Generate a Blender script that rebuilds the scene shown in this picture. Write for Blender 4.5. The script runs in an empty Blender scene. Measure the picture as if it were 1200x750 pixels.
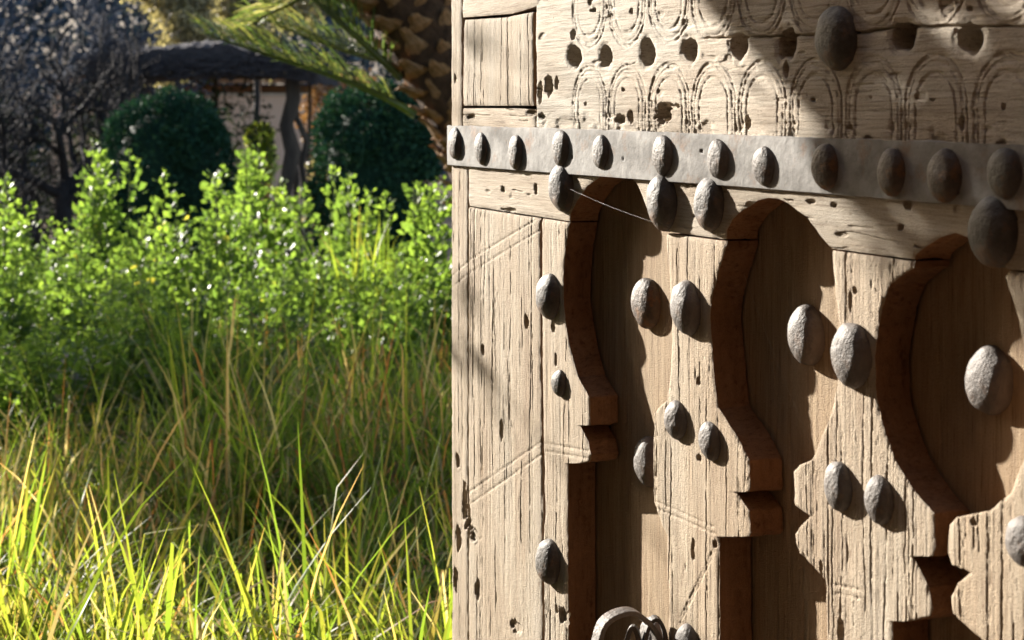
import bpy, math, random
import numpy as np
from mathutils import Vector, Matrix, noise as mnoise
R = math.radians
SC = bpy.context.scene
COL = SC.collection

# ------------------------------------------------------------------ camera, light, exposure
F = 2200.0                      # focal length in photograph pixels (1200 wide)
EYE = 1.6
HZ = 135.0                      # the horizon's row in the photograph
cam_d = bpy.data.cameras.new('camera')
cam = bpy.data.objects.new('camera', cam_d); COL.objects.link(cam)
cam.location = (0, 0, EYE); cam.rotation_euler = (R(90), 0, 0)
cam_d.sensor_width = 36; cam_d.lens = 36*F/1200
cam_d.shift_y = -(375-HZ)/1200
cam_d.clip_start = 0.05; cam_d.clip_end = 1000
cam_d.dof.use_dof = True; cam_d.dof.focus_distance = 2.65; cam_d.dof.aperture_fstop = 10
SC.camera = cam
SC.view_settings.view_transform = 'Standard'; SC.view_settings.look = 'None'
SC.view_settings.exposure = 1.82; SC.view_settings.gamma = 1
SUN = Vector((-.0947, .1087, .0455)).normalized()          # towards the sun
EL = math.asin(SUN.z); AZ = math.atan2(SUN.x, SUN.y)
w = bpy.data.worlds.new('World'); SC.world = w; w.use_nodes = True
nt = w.node_tree; bg = nt.nodes['Background']; bg.inputs[1].default_value = 0.08
sky = nt.nodes.new('ShaderNodeTexSky'); sky.sky_type = 'NISHITA'; sky.sun_disc = False
sky.sun_elevation = EL; sky.sun_rotation = AZ; sky.air_density = 1.0; sky.dust_density = 1.5
nt.links.new(sky.outputs[0], bg.inputs[0])
sun_d = bpy.data.lights.new('sun', 'SUN'); sun_d.energy = 5.0; sun_d.angle = R(0.53); sun_d.color = (1, .93, .83)
sun = bpy.data.objects.new('sun', sun_d); COL.objects.link(sun)
sun.rotation_euler = SUN.to_track_quat('Z', 'Y').to_euler()

# ------------------------------------------------------------------ helpers
def tag(o, label=None, cat=None, group=None, kind=None):
    if label: o['label'] = label
    if cat: o['category'] = cat
    if group: o['group'] = group
    if kind: o['kind'] = kind
    return o
def empty(name, loc, rz=0):
    o = bpy.data.objects.new(name, None); COL.objects.link(o); o.location = loc; o.rotation_euler = (0, 0, rz)
    o.empty_display_size = .1
    return o
def link(name, me, parent=None, loc=None):
    o = bpy.data.objects.new(name, me); COL.objects.link(o)
    if parent: o.parent = parent
    if loc is not None: o.location = loc
    return o
def mesh_np(name, V, Fq, mats, attrs=None, midx=None, smooth=True):
    """V (n,3) array, Fq (m,4) or (m,3) array"""
    V = np.asarray(V, dtype=np.float32); Fq = np.asarray(Fq, dtype=np.int32); k = Fq.shape[1]
    me = bpy.data.meshes.new(name)
    me.vertices.add(len(V)); me.vertices.foreach_set('co', V.ravel())
    me.loops.add(Fq.size); me.loops.foreach_set('vertex_index', Fq.ravel())
    me.polygons.add(len(Fq)); me.polygons.foreach_set('loop_start', np.arange(0, Fq.size, k, dtype=np.int32))
    me.update(calc_edges=True)
    for m in (mats if isinstance(mats, (list, tuple)) else [mats]): me.materials.append(m)
    if midx is not None: me.polygons.foreach_set('material_index', np.asarray(midx, dtype=np.int32))
    me.polygons.foreach_set('use_smooth', np.full(len(Fq), smooth, dtype=bool))
    for nm, arr in (attrs or {}).items():
        if arr.ndim == 1:
            a = me.attributes.new(nm, 'FLOAT', 'POINT'); a.data.foreach_set('value', arr.astype(np.float32))
        else:
            a = me.attributes.new(nm, 'FLOAT_COLOR', 'POINT'); a.data.foreach_set('color', arr.astype(np.float32).ravel())
    me.validate(); me.update()
    return me
class Acc:
    def __init__(s): s.V = []; s.F = []; s.A = []; s.n = 0; s.M = []
    def add(s, V, Fq, a=None, mi=0):
        V = np.asarray(V, float); s.V.append(V); s.F.append(np.asarray(Fq)+s.n); s.n += len(V)
        s.A.append(np.full(len(V), 0.5) if a is None else np.asarray(a, float)); s.M.append(np.full(len(Fq), mi))
    def mesh(s, name, mats, attr='tint', smooth=True):
        return mesh_np(name, np.vstack(s.V), np.vstack(s.F), mats, {attr: np.concatenate(s.A)}, np.concatenate(s.M), smooth)
_tab = np.random.RandomState(7).rand(512, 512)
def vn(x, y, seed=0):
    x = np.asarray(x, float)+seed*17.31; y = np.asarray(y, float)+seed*9.77
    xi = np.floor(x).astype(int); yi = np.floor(y).astype(int); fx = x-xi; fy = y-yi
    fx = fx*fx*(3-2*fx); fy = fy*fy*(3-2*fy)
    a = _tab[xi & 511, yi & 511]; b = _tab[(xi+1) & 511, yi & 511]
    c = _tab[xi & 511, (yi+1) & 511]; d = _tab[(xi+1) & 511, (yi+1) & 511]
    return ((a*(1-fx)+b*fx)*(1-fy)+(c*(1-fx)+d*fx)*fy)*2-1
def fbm(x, y, seed=0, o=3):
    s = 0; a = 1; t = 0
    for i in range(o): s = s+a*vn(x*2**i, y*2**i, seed+i*3); t += a; a *= .5
    return s/t
def sstep(a, b, x):
    t = np.clip((x-a)/(b-a), 0, 1); return t*t*(3-2*t)
def tube(path, radii, sides=8, cap=True, rnd=0, seed=0):
    path = [Vector(p) for p in path]; rs = np.random.RandomState(seed); V = []; Fq = []
    up = Vector((0.13, .27, 1)).normalized(); prevx = None
    for i, p in enumerate(path):
        d = (path[min(i+1, len(path)-1)]-path[max(i-1, 0)]).normalized()
        if prevx is None:
            x = d.cross(up)
            if x.length < .1: x = d.cross(Vector((1, 0, 0)))
        else: x = prevx-d*prevx.dot(d)
        x.normalize(); y = d.cross(x); prevx = x
        for k in range(sides):
            a = 2*math.pi*k/sides; r = radii[i]*(1+rnd*(rs.rand()-.5))
            V.append(p+(x*math.cos(a)+y*math.sin(a))*r)
    for i in range(len(path)-1):
        for k in range(sides):
            k2 = (k+1) % sides; Fq.append((i*sides+k, i*sides+k2, (i+1)*sides+k2, (i+1)*sides+k))
    if cap:
        for e, c in ((0, path[0]), (len(path)-1, path[-1])):
            ci = len(V); V.append(c)
            for k in range(sides):
                k2 = (k+1) % sides; Fq.append((e*sides+k, e*sides+k2, ci, ci))
    # turn degenerate quads into real ones by duplicating nothing: validate() drops them otherwise
    Fo = []
    for f in Fq:
        if f[2] == f[3]:
            V.append(V[f[2]]); Fo.append((f[0], f[1], f[2], len(V)-1))
        else: Fo.append(f)
    return np.array([tuple(v) for v in V]), np.array(Fo)
def bez(p0, p1, p2, p3, n):
    p0, p1, p2, p3 = map(Vector, (p0, p1, p2, p3)); out = []
    for i in range(n):
        t = i/(n-1); out.append(p0*(1-t)**3+p1*3*t*(1-t)**2+p2*3*t*t*(1-t)+p3*t**3)
    return out
def box_np(x0, x1, y0, y1, z0, z1):
    V = np.array([(x, y, z) for z in (z0, z1) for y in (y0, y1) for x in (x0, x1)], float)
    return V, np.array([(0, 2, 3, 1), (4, 5, 7, 6), (0, 1, 5, 4), (2, 6, 7, 3), (0, 4, 6, 2), (1, 3, 7, 5)])
def at(px, py, d):
    """world point seen at a pixel of the photograph, at depth d"""
    return Vector(((px-600)/F*d, d, EYE+(HZ-py)/F*d))

# ------------------------------------------------------------------ materials
def new_mat(name):
    m = bpy.data.materials.new(name); m.use_nodes = True
    N = m.node_tree.nodes; L = m.node_tree.links; return m, N, L, N['Principled BSDF']
def noise_node(N, L, vec, scale, detail=4, rough=.55, dist=0):
    n = N.new('ShaderNodeTexNoise'); n.inputs['Scale'].default_value = scale; n.inputs['Detail'].default_value = detail
    n.inputs['Roughness'].default_value = rough; n.inputs['Distortion'].default_value = dist
    if vec is not None: L.new(vec, n.inputs['Vector'])
    return n.outputs['Fac']
def mapping(N, L, src, sc, loc=(0, 0, 0)):
    m = N.new('ShaderNodeMapping'); m.inputs['Scale'].default_value = sc; m.inputs['Location'].default_value = loc
    L.new(src, m.inputs['Vector']); return m.outputs[0]
def ramp(N, L, fac, stops):
    r = N.new('ShaderNodeValToRGB'); e = r.color_ramp.elements
    while len(e) < len(stops): e.new(.5)
    for i, (p, c) in enumerate(stops): e[i].position = p; e[i].color = (*c, 1)
    L.new(fac, r.inputs[0]); return r.outputs[0]
def mixc(N, L, fac, a, b, mode='MIX'):
    m = N.new('ShaderNodeMix'); m.data_type = 'RGBA'; m.blend_type = mode
    for i, v in ((0, fac), (6, a), (7, b)):
        if hasattr(v, 'is_output'): L.new(v, m.inputs[i])
        elif i == 0: m.inputs[0].default_value = v
        else: m.inputs[i].default_value = (*v, 1)
    return m.outputs[2]
def mathn(N, L, op, a, b=None):
    m = N.new('ShaderNodeMath'); m.operation = op
    for i, v in ((0, a), (1, b)):
        if v is None: continue
        if hasattr(v, 'is_output'): L.new(v, m.inputs[i])
        else: m.inputs[i].default_value = v
    return m.outputs[0]
def bump(N, L, bs, parts, prev=None):
    for h, dist in parts:
        b = N.new('ShaderNodeBump'); b.inputs['Strength'].default_value = 1; b.inputs['Distance'].default_value = dist
        L.new(h, b.inputs['Height'])
        if prev is not None: L.new(prev, b.inputs['Normal'])
        prev = b.outputs[0]
    L.new(prev, bs.inputs['Normal'])

def wood_mat(name, vertical=True, tone=(1, 1, 1), sat=0.0, seed=0, fiber=.00035):
    m, N, L, bs = new_mat(name)
    co = N.new('ShaderNodeTexCoord').outputs['Object']
    s1 = (70, 25, 2.2) if vertical else (2.2, 25, 75)
    s2 = (420, 120, 16) if vertical else (16, 120, 420)
    s3 = (9, 6, 2.0) if vertical else (2.5, 6, 9)
    g1 = noise_node(N, L, mapping(N, L, co, s1, (seed*3.1, 0, seed)), 1, 6, .6)
    g2 = noise_node(N, L, mapping(N, L, co, s2, (seed, 0, seed*2.3)), 1, 4, .6)
    fine = noise_node(N, L, mapping(N, L, co, (700, 700, 520) if vertical else (520, 700, 700)), 1, 3, .65)
    g3 = noise_node(N, L, mapping(N, L, co, s3, (seed*5, 0, 0)), 1, 5, .6)
    c = ramp(N, L, g1, [(.25, (.235, .185, .14)), (.42, (.365, .312, .255)), (.56, (.46, .415, .355)), (.75, (.53, .495, .445))])
    c2 = ramp(N, L, g3, [(.3, (.31, .225, .15)), (.46, (.42, .355, .28)), (.56, (.46, .42, .36)), (.7, (.47, .455, .425))])
    c = mixc(N, L, .55, c, c2)
    streak = ramp(N, L, g2, [(.32, (.48, .42, .37)), (.41, (.86, .84, .82)), (.5, (1, 1, 1)), (.72, (1.12, 1.12, 1.12))])
    c = mixc(N, L, .9, c, streak, 'MULTIPLY')
    c = mixc(N, L, .55, c, ramp(N, L, fine, [(.32, (.5, .46, .43)), (.47, (1, 1, 1)), (.7, (1.15, 1.15, 1.14))]), 'MULTIPLY')
    # small dark worm holes and stains
    sp = noise_node(N, L, mapping(N, L, co, (60, 60, 45), (seed, 0, 0)), 1, 3, .6)
    spm = ramp(N, L, sp, [(.24, (.35, .24, .16)), (.32, (1, 1, 1))])
    c = mixc(N, L, .7, c, spm, 'MULTIPLY')
    c = mixc(N, L, 1.0, c, tone, 'MULTIPLY')
    L.new(c, bs.inputs['Base Color']); bs.inputs['Roughness'].default_value = .8
    bs.inputs['Specular IOR Level'].default_value = .28
    bump(N, L, bs, [(g1, .0014), (g2, fiber*2.6), (fine, fiber*5.5)])
    return m
M_WV = wood_mat('weathered_wood_vertical', True, (.97, .90, .80), seed=1)
M_WV2 = wood_mat('weathered_wood_vertical_warm', True, (.95, .85, .72), seed=4)
M_WG = wood_mat('weathered_wood_grey', True, (.98, .98, .97), seed=7)
M_WH = wood_mat('weathered_wood_horizontal', False, (1.02, .97, .89), seed=2)
M_WC = wood_mat('carved_wood_horizontal', False, (1.15, 1.13, 1.09), seed=5, fiber=.0004)
M_JV = wood_mat('sheltered_shaded_wood', True, (.52, .32, .20), seed=3)  # unweathered jamb wood, recess shade and warm bounce also in its tone
M_JH = wood_mat('sheltered_shaded_wood_horizontal', False, (.66, .41, .25), seed=6)  # same for the arch heads: shade and bounce mixed into the wood tone
M_FL = wood_mat('recess_wood', True, (.80, .65, .47), seed=9)

def iron_mat(name, base, light, rusty=.5, seed=0, metal=.08, rough=.62, bmp=1.):
    m, N, L, bs = new_mat(name)
    co = N.new('ShaderNodeTexCoord').outputs['Object']
    a = noise_node(N, L, mapping(N, L, co, (1, 1, 1), (seed, seed, 0)), 38, 6, .65)
    b = noise_node(N, L, mapping(N, L, co, (1, 1, 1), (seed*2, 0, seed)), 330, 3, .6)
    c = ramp(N, L, a, [(.3, base), (.52, tuple((base[i]+light[i])/2 for i in range(3))), (.72, light)])
    r = ramp(N, L, noise_node(N, L, mapping(N, L, co, (1, 1, 1), (0, seed, 3)), 22, 5, .7), [(.56, (0, 0, 0)), (.7, (1, 1, 1))])
    c = mixc(N, L, mathn(N, L, 'MULTIPLY', r, rusty), c, (.24, .115, .045))
    L.new(c, bs.inputs['Base Color']); bs.inputs['Metallic'].default_value = metal
    bs.inputs['Roughness'].default_value = rough; bs.inputs['Specular IOR Level'].default_value = .3
    bump(N, L, bs, [(a, .003*bmp), (noise_node(N, L, mapping(N, L, co, (1, 1, 1), (seed, 0, 0)), 110, 3, .6), .0016*bmp), (b, .0006*bmp)])
    return m
M_STUD = iron_mat('hammered_iron', (.055, .047, .042), (.13, .118, .108), .5, 1)
M_STUDR = iron_mat('hammered_iron_rusty', (.055, .043, .036), (.13, .10, .08), .9, 4)
M_STUDL = iron_mat('hammered_iron_dusty', (.085, .073, .065), (.17, .15, .137), .4, 8)
M_BAND = iron_mat('iron_strap_dusty', (.17, .16, .15), (.33, .32, .305), .6, 6, 0., .8, .35)

def leaf_mat(name, cols, trans=.5, rough=.4, tr_boost=1.5, spec=.5):
    """cols: list of (pos, colour) over the 'tint' attribute"""
    m, N, L, bs = new_mat(name)
    at_ = N.new('ShaderNodeAttribute'); at_.attribute_name = 'tint'
    oi = N.new('ShaderNodeObjectInfo')
    f = mathn(N, L, 'ADD', at_.outputs['Fac'], mathn(N, L, 'MULTIPLY', mathn(N, L, 'SUBTRACT', oi.outputs['Random'], .5), .12))
    c = ramp(N, L, f, cols)
    L.new(c, bs.inputs['Base Color']); bs.inputs['Roughness'].default_value = rough
    bs.inputs['Specular IOR Level'].default_value = spec
    tr = N.new('ShaderNodeBsdfTranslucent')
    L.new(mixc(N, L, 1, c, (tr_boost, tr_boost, tr_boost*.6), 'MULTIPLY'), tr.inputs[0])
    mx = N.new('ShaderNodeMixShader'); mx.inputs[0].default_value = trans
    L.new(bs.outputs[0], mx.inputs[1]); L.new(tr.outputs[0], mx.inputs[2]); L.new(mx.outputs[0], N['Material Output'].inputs[0])
    return m
M_GRASS = leaf_mat('grass_blades', [(0, (.055, .09, .016)), (.3, (.10, .15, .02)), (.55, (.185, .205, .03)), (.72, (.27, .205, .065)), (.86, (.34, .29, .18)), (1, (.27, .12, .045))], .58, .5, 2.25, .2)
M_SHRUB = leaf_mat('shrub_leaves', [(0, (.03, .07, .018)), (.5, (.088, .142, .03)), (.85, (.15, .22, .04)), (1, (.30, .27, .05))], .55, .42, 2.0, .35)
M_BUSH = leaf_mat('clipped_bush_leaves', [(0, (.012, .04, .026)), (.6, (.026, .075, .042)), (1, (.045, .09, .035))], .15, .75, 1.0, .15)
M_FROND = leaf_mat('palm_leaflets', [(0, (.035, .065, .022)), (.5, (.08, .115, .035)), (.8, (.16, .16, .055)), (1, (.32, .29, .17))], .5, .33, 1.7, .7)
M_GOLD = leaf_mat('golden_leaves', [(0, (.11, .105, .06)), (.5, (.25, .215, .13)), (1, (.42, .36, .24))], .5, .5, 1.5)
M_DIM = leaf_mat('dark_tree_leaves', [(0, (.02, .03, .02)), (.6, (.045, .055, .035)), (1, (.11, .12, .05))], .3, .7, 1.2, .15)
M_FAR = leaf_mat('hazed_far_leaves', [(0, (.05, .07, .10)), (.6, (.09, .12, .165)), (1, (.14, .17, .20))], .1, .95, 1.0, .03)  # blue grey haze of distance mixed into the leaf colour
M_ORANGE = leaf_mat('rusty_creeper_leaves', [(0, (.15, .08, .03)), (.6, (.33, .16, .07)), (1, (.45, .30, .14))], .4, .6, 1.3)
def plain(name, c1, c2, scale=8, rough=.85, b=.004, stretch=(1, 1, 1)):
    m, N, L, bs = new_mat(name)
    co = N.new('ShaderNodeTexCoord').outputs['Object']
    a = noise_node(N, L, mapping(N, L, co, stretch), scale, 6, .62)
    L.new(ramp(N, L, a, [(.3, c1), (.7, c2)]), bs.inputs['Base Color']); bs.inputs['Roughness'].default_value = rough; bs.inputs['Specular IOR Level'].default_value = .2
    bump(N, L, bs, [(a, b)]); return m
M_SOIL = plain('dry_soil', (.13, .095, .06), (.27, .20, .135), 3, .95, .03)
M_STEM = plain('green_stem', (.08, .12, .03), (.15, .17, .06), 20)
M_BARKD = plain('dark_bark', (.02, .018, .02), (.05, .045, .045), 14, .9, .02, (1, 1, .3))
M_TWIG = plain('hazed_twigs', (.035, .042, .062), (.075, .086, .115), 9, .9, .003)  # bluish veil of distant air put into the twig colour
M_PALMB = plain('palm_trunk_fibre', (.035, .02, .011), (.10, .055, .03), 18, .95, .02)
M_BOOT = plain('palm_leaf_base', (.13, .07, .03), (.38, .215, .10), 40, .85, .008, (1, 1, .4))
M_PLAST = plain('pink_plaster', (.60, .42, .32), (.72, .52, .41), 1.3, .9, .006)
M_PLAST2 = plain('brown_plaster', (.17, .10, .06), (.24, .15, .09), 1.6, .9, .006)
M_LEDGE = plain('pale_coping', (.50, .42, .34), (.62, .53, .44), 5, .9, .004)
M_THATCH = plain('dry_thatch', (.03, .028, .034), (.085, .075, .08), 30, .95, .03, (.3, 1, 2))
M_POST = plain('pergola_post_wood', (.035, .028, .024), (.09, .07, .055), 12, .9, .01, (1, 1, .2))
M_TERRA = plain('terracotta', (.33, .13, .07), (.46, .22, .12), 9, .8, .002)
M_ADOBE = plain('earth_plaster', (.22, .14, .09), (.32, .21, .14), 2.5, .95, .01)
M_STONE = plain('pinkish_stone', (.34, .26, .21), (.48, .38, .32), 9, .9, .01)
M_STRAW = leaf_mat('straw_blades', [(0, (.30, .17, .07)), (.5, (.42, .32, .17)), (1, (.5, .45, .33))], .4, .4, 1.3)
m, N, L, bs = new_mat('spider_silk'); M_SILK = m
bs.inputs['Base Color'].default_value = (.35, .34, .31, 1); bs.inputs['Roughness'].default_value = .3

# ------------------------------------------------------------------ the door leaf
SA, CA = .3894, .9211           # the leaf stands at 23 degrees to the line of sight
CD = 1.127                      # distance of its face from the eye
T = .045                        # thickness of the applied front boards
def door_world(px, py, w=0.):
    X = (np.asarray(px, float)-600)/F; Y = (HZ-np.asarray(py, float))/F
    z = (CD+w)/(CA*X+SA); return X*z, z, EYE+Y*z
_x0, _y0, _ = door_world(527, 135)
U0 = _x0*SA-_y0*CA
def duv(px, py, w=0.):
    x, y, z = door_world(px, py, w); return x*SA-y*CA-U0, z
DOOR = empty('carved_door', (float(_x0), float(_y0), 0), math.atan2(-CA, SA))
tag(DOOR, 'old weathered wooden door leaf with keyhole arch recesses, iron strap and egg shaped iron studs', 'door')

def dense(a, b, step, lo, hi, far=14.0):
    """samples a..b; fine inside lo..hi, coarse outside"""
    out = [a]; x = a
    while x < b:
        x += step if (lo-step <= x <= hi) else far
        if out[-1] < lo < x: x = lo
        out.append(min(x, b))
    return out
def cracks_v(u, z, seed, n, wpx, dmax=.004, lmin=.10, lmax=.75, horiz=False):
    rs = np.random.RandomState(seed); a, b = (z, u) if horiz else (u, z)
    h = np.zeros_like(u); a0, a1, b0, b1 = a.min(), a.max(), b.min(), b.max()
    for i in range(n):
        ac = rs.uniform(a0, a1); bc = rs.uniform(b0, b1); ln = rs.uniform(lmin, lmax)*rs.uniform(.4, 1)
        ww = rs.uniform(.0004, .0011); dp = dmax*rs.uniform(.35, 1)
        cen = ac+.006*vn(b*7, b*0, seed+i)+.0014*vn(b*60, b*0+3, seed+i)+.0006*vn(b*190, b*0+6, seed+i)
        tap = np.clip(1-np.abs(b-bc)/(ln/2), 0, 1); tap = np.minimum(1, tap*4)
        wd = np.maximum(ww, wpx*.6)
        tap = tap*sstep(-.75, -.3, vn(b*40, b*0+9, seed+i*2)+.25*vn(b*210, b*0+4, seed+i))
        h -= dp*tap*np.clip(1.25-np.abs(a-cen)/wd, 0, 1)
    return h
def grid_mesh(name, PX, PY, w0, hfun, mats, walls='LRTB', depth=T, parent=DOOR, edge_wear=.0022, nw=7, seed=0, label=None):
    """PX, PY: rows x cols pixel positions of the sheet; real relief from hfun(u, z, du)"""
    u, z = duv(PX, PY, w0)
    nr, nc = u.shape
    du = np.abs(np.gradient(u, axis=1)); du = np.repeat(np.median(du[:, du.shape[1]//4:-max(1, du.shape[1]//4)], axis=1)[:, None], du.shape[1], 1)
    h = hfun(u, z, np.maximum(du, .0005))
    # worn edges
    dL = u-u[:, :1]; dR = u[:, -1:]-u; dT = z[:1, :]-z; dB = z-z[-1:, :]
    ch = .5+.9*np.abs(fbm(u*45, z*45, seed+50, 2))
    for k, d in (('L', dL), ('R', dR), ('T', dT), ('B', dB)):
        if k in walls: h = h-edge_wear*ch*np.exp(-np.abs(d)/.0035)
    y = w0-h
    V = [np.stack([u, y, z], -1).reshape(-1, 3)]
    idx = np.arange(nr*nc).reshape(nr, nc)
    Fs = [np.stack([idx[:-1, :-1], idx[1:, :-1], idx[1:, 1:], idx[:-1, 1:]], -1).reshape(-1, 4)]
    fl = Fs[0]; uf, zf = u.ravel(), z.ravel()
    ar = np.abs((uf[fl[:, 2]]-uf[fl[:, 0]])*(zf[fl[:, 3]]-zf[fl[:, 1]])-(zf[fl[:, 2]]-zf[fl[:, 0]])*(uf[fl[:, 3]]-uf[fl[:, 1]]))
    Fs[0] = fl[ar > 2e-9]
    mi = [np.zeros(len(Fs[0]), int)]
    off = nr*nc
    for k in walls:
        if k == 'L': bu, by, bz = u[:, 0], y[:, 0], z[:, 0]; nx, nz = 1, 0
        if k == 'R': bu, by, bz = u[:, -1], y[:, -1], z[:, -1]; nx, nz = -1, 0
        if k == 'T': bu, by, bz = u[0], y[0], z[0]; nx, nz = 0, -1
        if k == 'B': bu, by, bz = u[-1], y[-1], z[-1]; nx, nz = 0, 1
        # outward normal of the outline so that the wall's roughness pushes along it
        tu, tz = np.gradient(bu), np.gradient(bz); ln = np.hypot(tu, tz)+1e-9; nu_, nz_ = tz/ln, -tu/ln
        t = np.linspace(0, 1, nw)[None, :]
        dd = by[:, None]*(1-t)+(w0+depth)*t
        rr = fbm(bz[:, None]*28+bu[:, None]*28, dd*90, seed+77, 3)*.0024+fbm(bz[:, None]*170+bu[:, None]*170, dd*60, seed+7, 2)*.0009
        rr = rr*np.minimum(1, t*5)*(1-t*.0)
        U_ = bu[:, None]+rr*nu_[:, None]; Z_ = bz[:, None]+rr*nz_[:, None]
        n = len(bu); V.append(np.stack([U_, dd, Z_], -1).reshape(-1, 3))
        id2 = off+np.arange(n*nw).reshape(n, nw); off += n*nw
        f = np.stack([id2[:-1, :-1], id2[1:, :-1], id2[1:, 1:], id2[:-1, 1:]], -1).reshape(-1, 4)
        Fs.append(f); mi.append(np.ones(len(f), int))
    me = mesh_np(name, np.vstack(V), np.vstack(Fs), mats, None, np.concatenate(mi))
    o = link(name, me, parent)
    if label: o['label'] = label
    return o
def vboard(name, Lc, Rc, y0, y1, hfun, mats, topline=None, sx=1.0, sy=1.7, **kw):
    """board of vertical extent, left and right outlines given as (y, x) lists"""
    keys = sorted({round(p[0], 2) for p in Lc+Rc if y0 < p[0] < y1})
    ys = dense(y0, y1, sy, -12, 762)
    ys = sorted(set([y for y in ys if all(abs(y-k) > .35 for k in keys)]+keys))
    ys = np.array(ys)
    Lx = np.interp(ys, [p[0] for p in Lc], [p[1] for p in Lc]); Rx = np.interp(ys, [p[0] for p in Rc], [p[1] for p in Rc])
    a_, b_ = Lx.min(), Rx.max()
    if b_ > 1212: cols = np.concatenate([np.arange(a_, 1212, sx), np.linspace(1213, b_, 24)])
    else: cols = np.linspace(a_, b_, int((b_-a_)/sx)+2)
    nc = len(cols); base_ = np.repeat(cols[None, :], len(ys), 0)
    PX = np.clip(base_, Lx[:, None], Rx[:, None])
    PY = np.repeat(ys[:, None], nc, 1)
    if topline is not None:
        tx, ty = zip(*topline)
        PY = PY+(np.interp(PX, tx, ty)-np.interp(Lx[:1, None], tx, ty))*np.clip(1-(ys[:, None]-y0)/45, 0, 1)
    return grid_mesh(name, PX, PY, kw.pop('w0', 0.), hfun, mats, **kw)
def hboard(name, Tc, Bc, x0, x1, hfun, mats, sx=1.1, sy=.9, nr=None, **kw):
    """board of horizontal extent, top and bottom outlines given as (x, y) lists"""
    keys = sorted({round(p[0], 2) for p in Tc+Bc if x0 < p[0] < x1})
    xs = dense(x0, x1, sx, 520, 1212)
    xs = np.array(sorted(set([x for x in xs if all(abs(x-k) > .3 for k in keys)]+keys)))
    Ty = np.interp(xs, [p[0] for p in Tc], [p[1] for p in Tc]); By = np.interp(xs, [p[0] for p in Bc], [p[1] for p in Bc])
    if nr is None:
        vis = (By.max()-max(Ty.min(), -12)); nr_ = int(max(5, vis/sy))
        s = np.linspace(0, 1, nr_)
        if Ty.min() < -50:      # coarse above the frame
            frac = (Ty.min()-(-12))/(Ty.min()-By.mean()); s = np.concatenate([np.linspace(0, frac, 12)[:-1], np.linspace(frac, 1, nr_)])
    else: s = np.linspace(0, 1, nr)
    PX = np.repeat(xs[None, :], len(s), 0); PY = Ty[None, :]*(1-s[:, None])+By[None, :]*s[:, None]
    return grid_mesh(name, PX, PY, kw.pop('w0', 0.), hfun, mats, **kw)

def hv(seed, nc=40, extra=None, off=0., rough=1.):
    def f(u, z, du):
        h = .0014*fbm(u*9, z*2.2, seed, 3)+.00035*rough*fbm(u*55, z*4.5, seed+5, 3)
        h += rough*.00018*vn(u*260, z*16, seed+9)+.00012*vn(u*420, z*160, seed+15)
        fl = fbm(u*190, z*60, seed+41, 3); h += rough*(.0003*fl-.0007*sstep(.30, .55, fl))*(.4+.6*sstep(-.2, .4, fbm(u*10, z*5, seed+43, 2)))
        g = fbm(u*230, z*2.4, seed+12, 2); h -= .0006*rough*sstep(.25, .7, g)
        h += cracks_v(u, z, seed+20, nc, du, .0026)
        # chips
        c = fbm(u*70, z*16, seed+30, 3); h -= .0012*sstep(.66, .84, c)
        if extra is not None: h = extra(u, z, du, h)
        return h+off
    return f
def line_groove(u, z, a, b, half, depth, seed, dashed=.5):
    """groove between two pixel points of the face"""
    au, az = duv(*a); bu, bz = duv(*b); d = np.array([bu-au, bz-az]); ln = np.hypot(*d); d = d/ln
    t = (u-au)*d[0]+(z-az)*d[1]; s = (u-au)*-d[1]+(z-az)*d[0]
    m = (t > 0) & (t < ln)
    dash = 1-dashed*sstep(-.1, .3, vn(t*160, t*0, seed))
    return -depth*m*dash*np.clip(1.3-np.abs(s)/half, 0, 1)
def double_line(a, b, gap, seed):
    def f(u, z, du):
        h = 0
        for k, g in ((-1, 0), (1, 1)):
            aa = (a[0], a[1]+k*gap/2); bb = (b[0], b[1]+k*gap/2)
            h = h+line_groove(u, z, aa, bb, .0020, .0012, seed+g)
        return h
    return f
def bitten(spots, seed):
    """ragged gouges: (px, py, half width px, half height px, depth m)"""
    def f(u, z, du):
        h = 0
        for i, (px, py, a, b, d) in enumerate(spots):
            cu, cz = duv(px, py); eu = abs(duv(px+a, py)[0]-cu); ez = abs(duv(px, py+b)[1]-cz)
            q = np.sqrt(((u-cu)/eu)**2+((z-cz)/ez)**2)+.45*fbm(u*160, z*110, seed+i, 2)
            h = h-d*sstep(1.05, .7, q)
        return h
    return f
def combine(*fs):
    def f(u, z, du, h):
        for g in fs: h = h+g(u, z, du)
        return h
    return f

BAND_T = [(523.5, 147), (700, 152.5), (860, 158), (1200, 170), (1520, 181)]
BAND_B = [(523.5, 193), (761, 211), (860, 218), (1000, 229.5), (1200, 246.5), (1520, 273)]
MID = [(523, 170), (860, 188), (1200, 208), (1520, 227)]
CROSS_B = [(548.6, 241), (632, 254), (667.5, 259.5), (668, 250), (676, 234), (687, 218), (701, 208), (716, 203), (728, 202), (738, 207), (747, 218), (758, 247), (768, 262), (779, 271),
           (850, 280.5), (851, 270), (857, 258), (866, 249), (877, 241), (888, 234.5), (900, 231.5), (911, 233), (922, 238), (945, 255), (962, 278), (973, 291),
           (1070, 304), (1071.5, 299), (1081, 291), (1101, 278), (1118, 273), (1136, 279), (1155, 292), (1170, 306), (1179, 315.5), (1520, 352)]
CR_LINE = [(548.6, 241), (632, 254), (668, 259.5), (779, 271), (850, 280.5), (973, 291), (1070, 304), (1179, 315.5), (1520, 352)]
def under(line, g): return [(x, y+g) for x, y in line]

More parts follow.
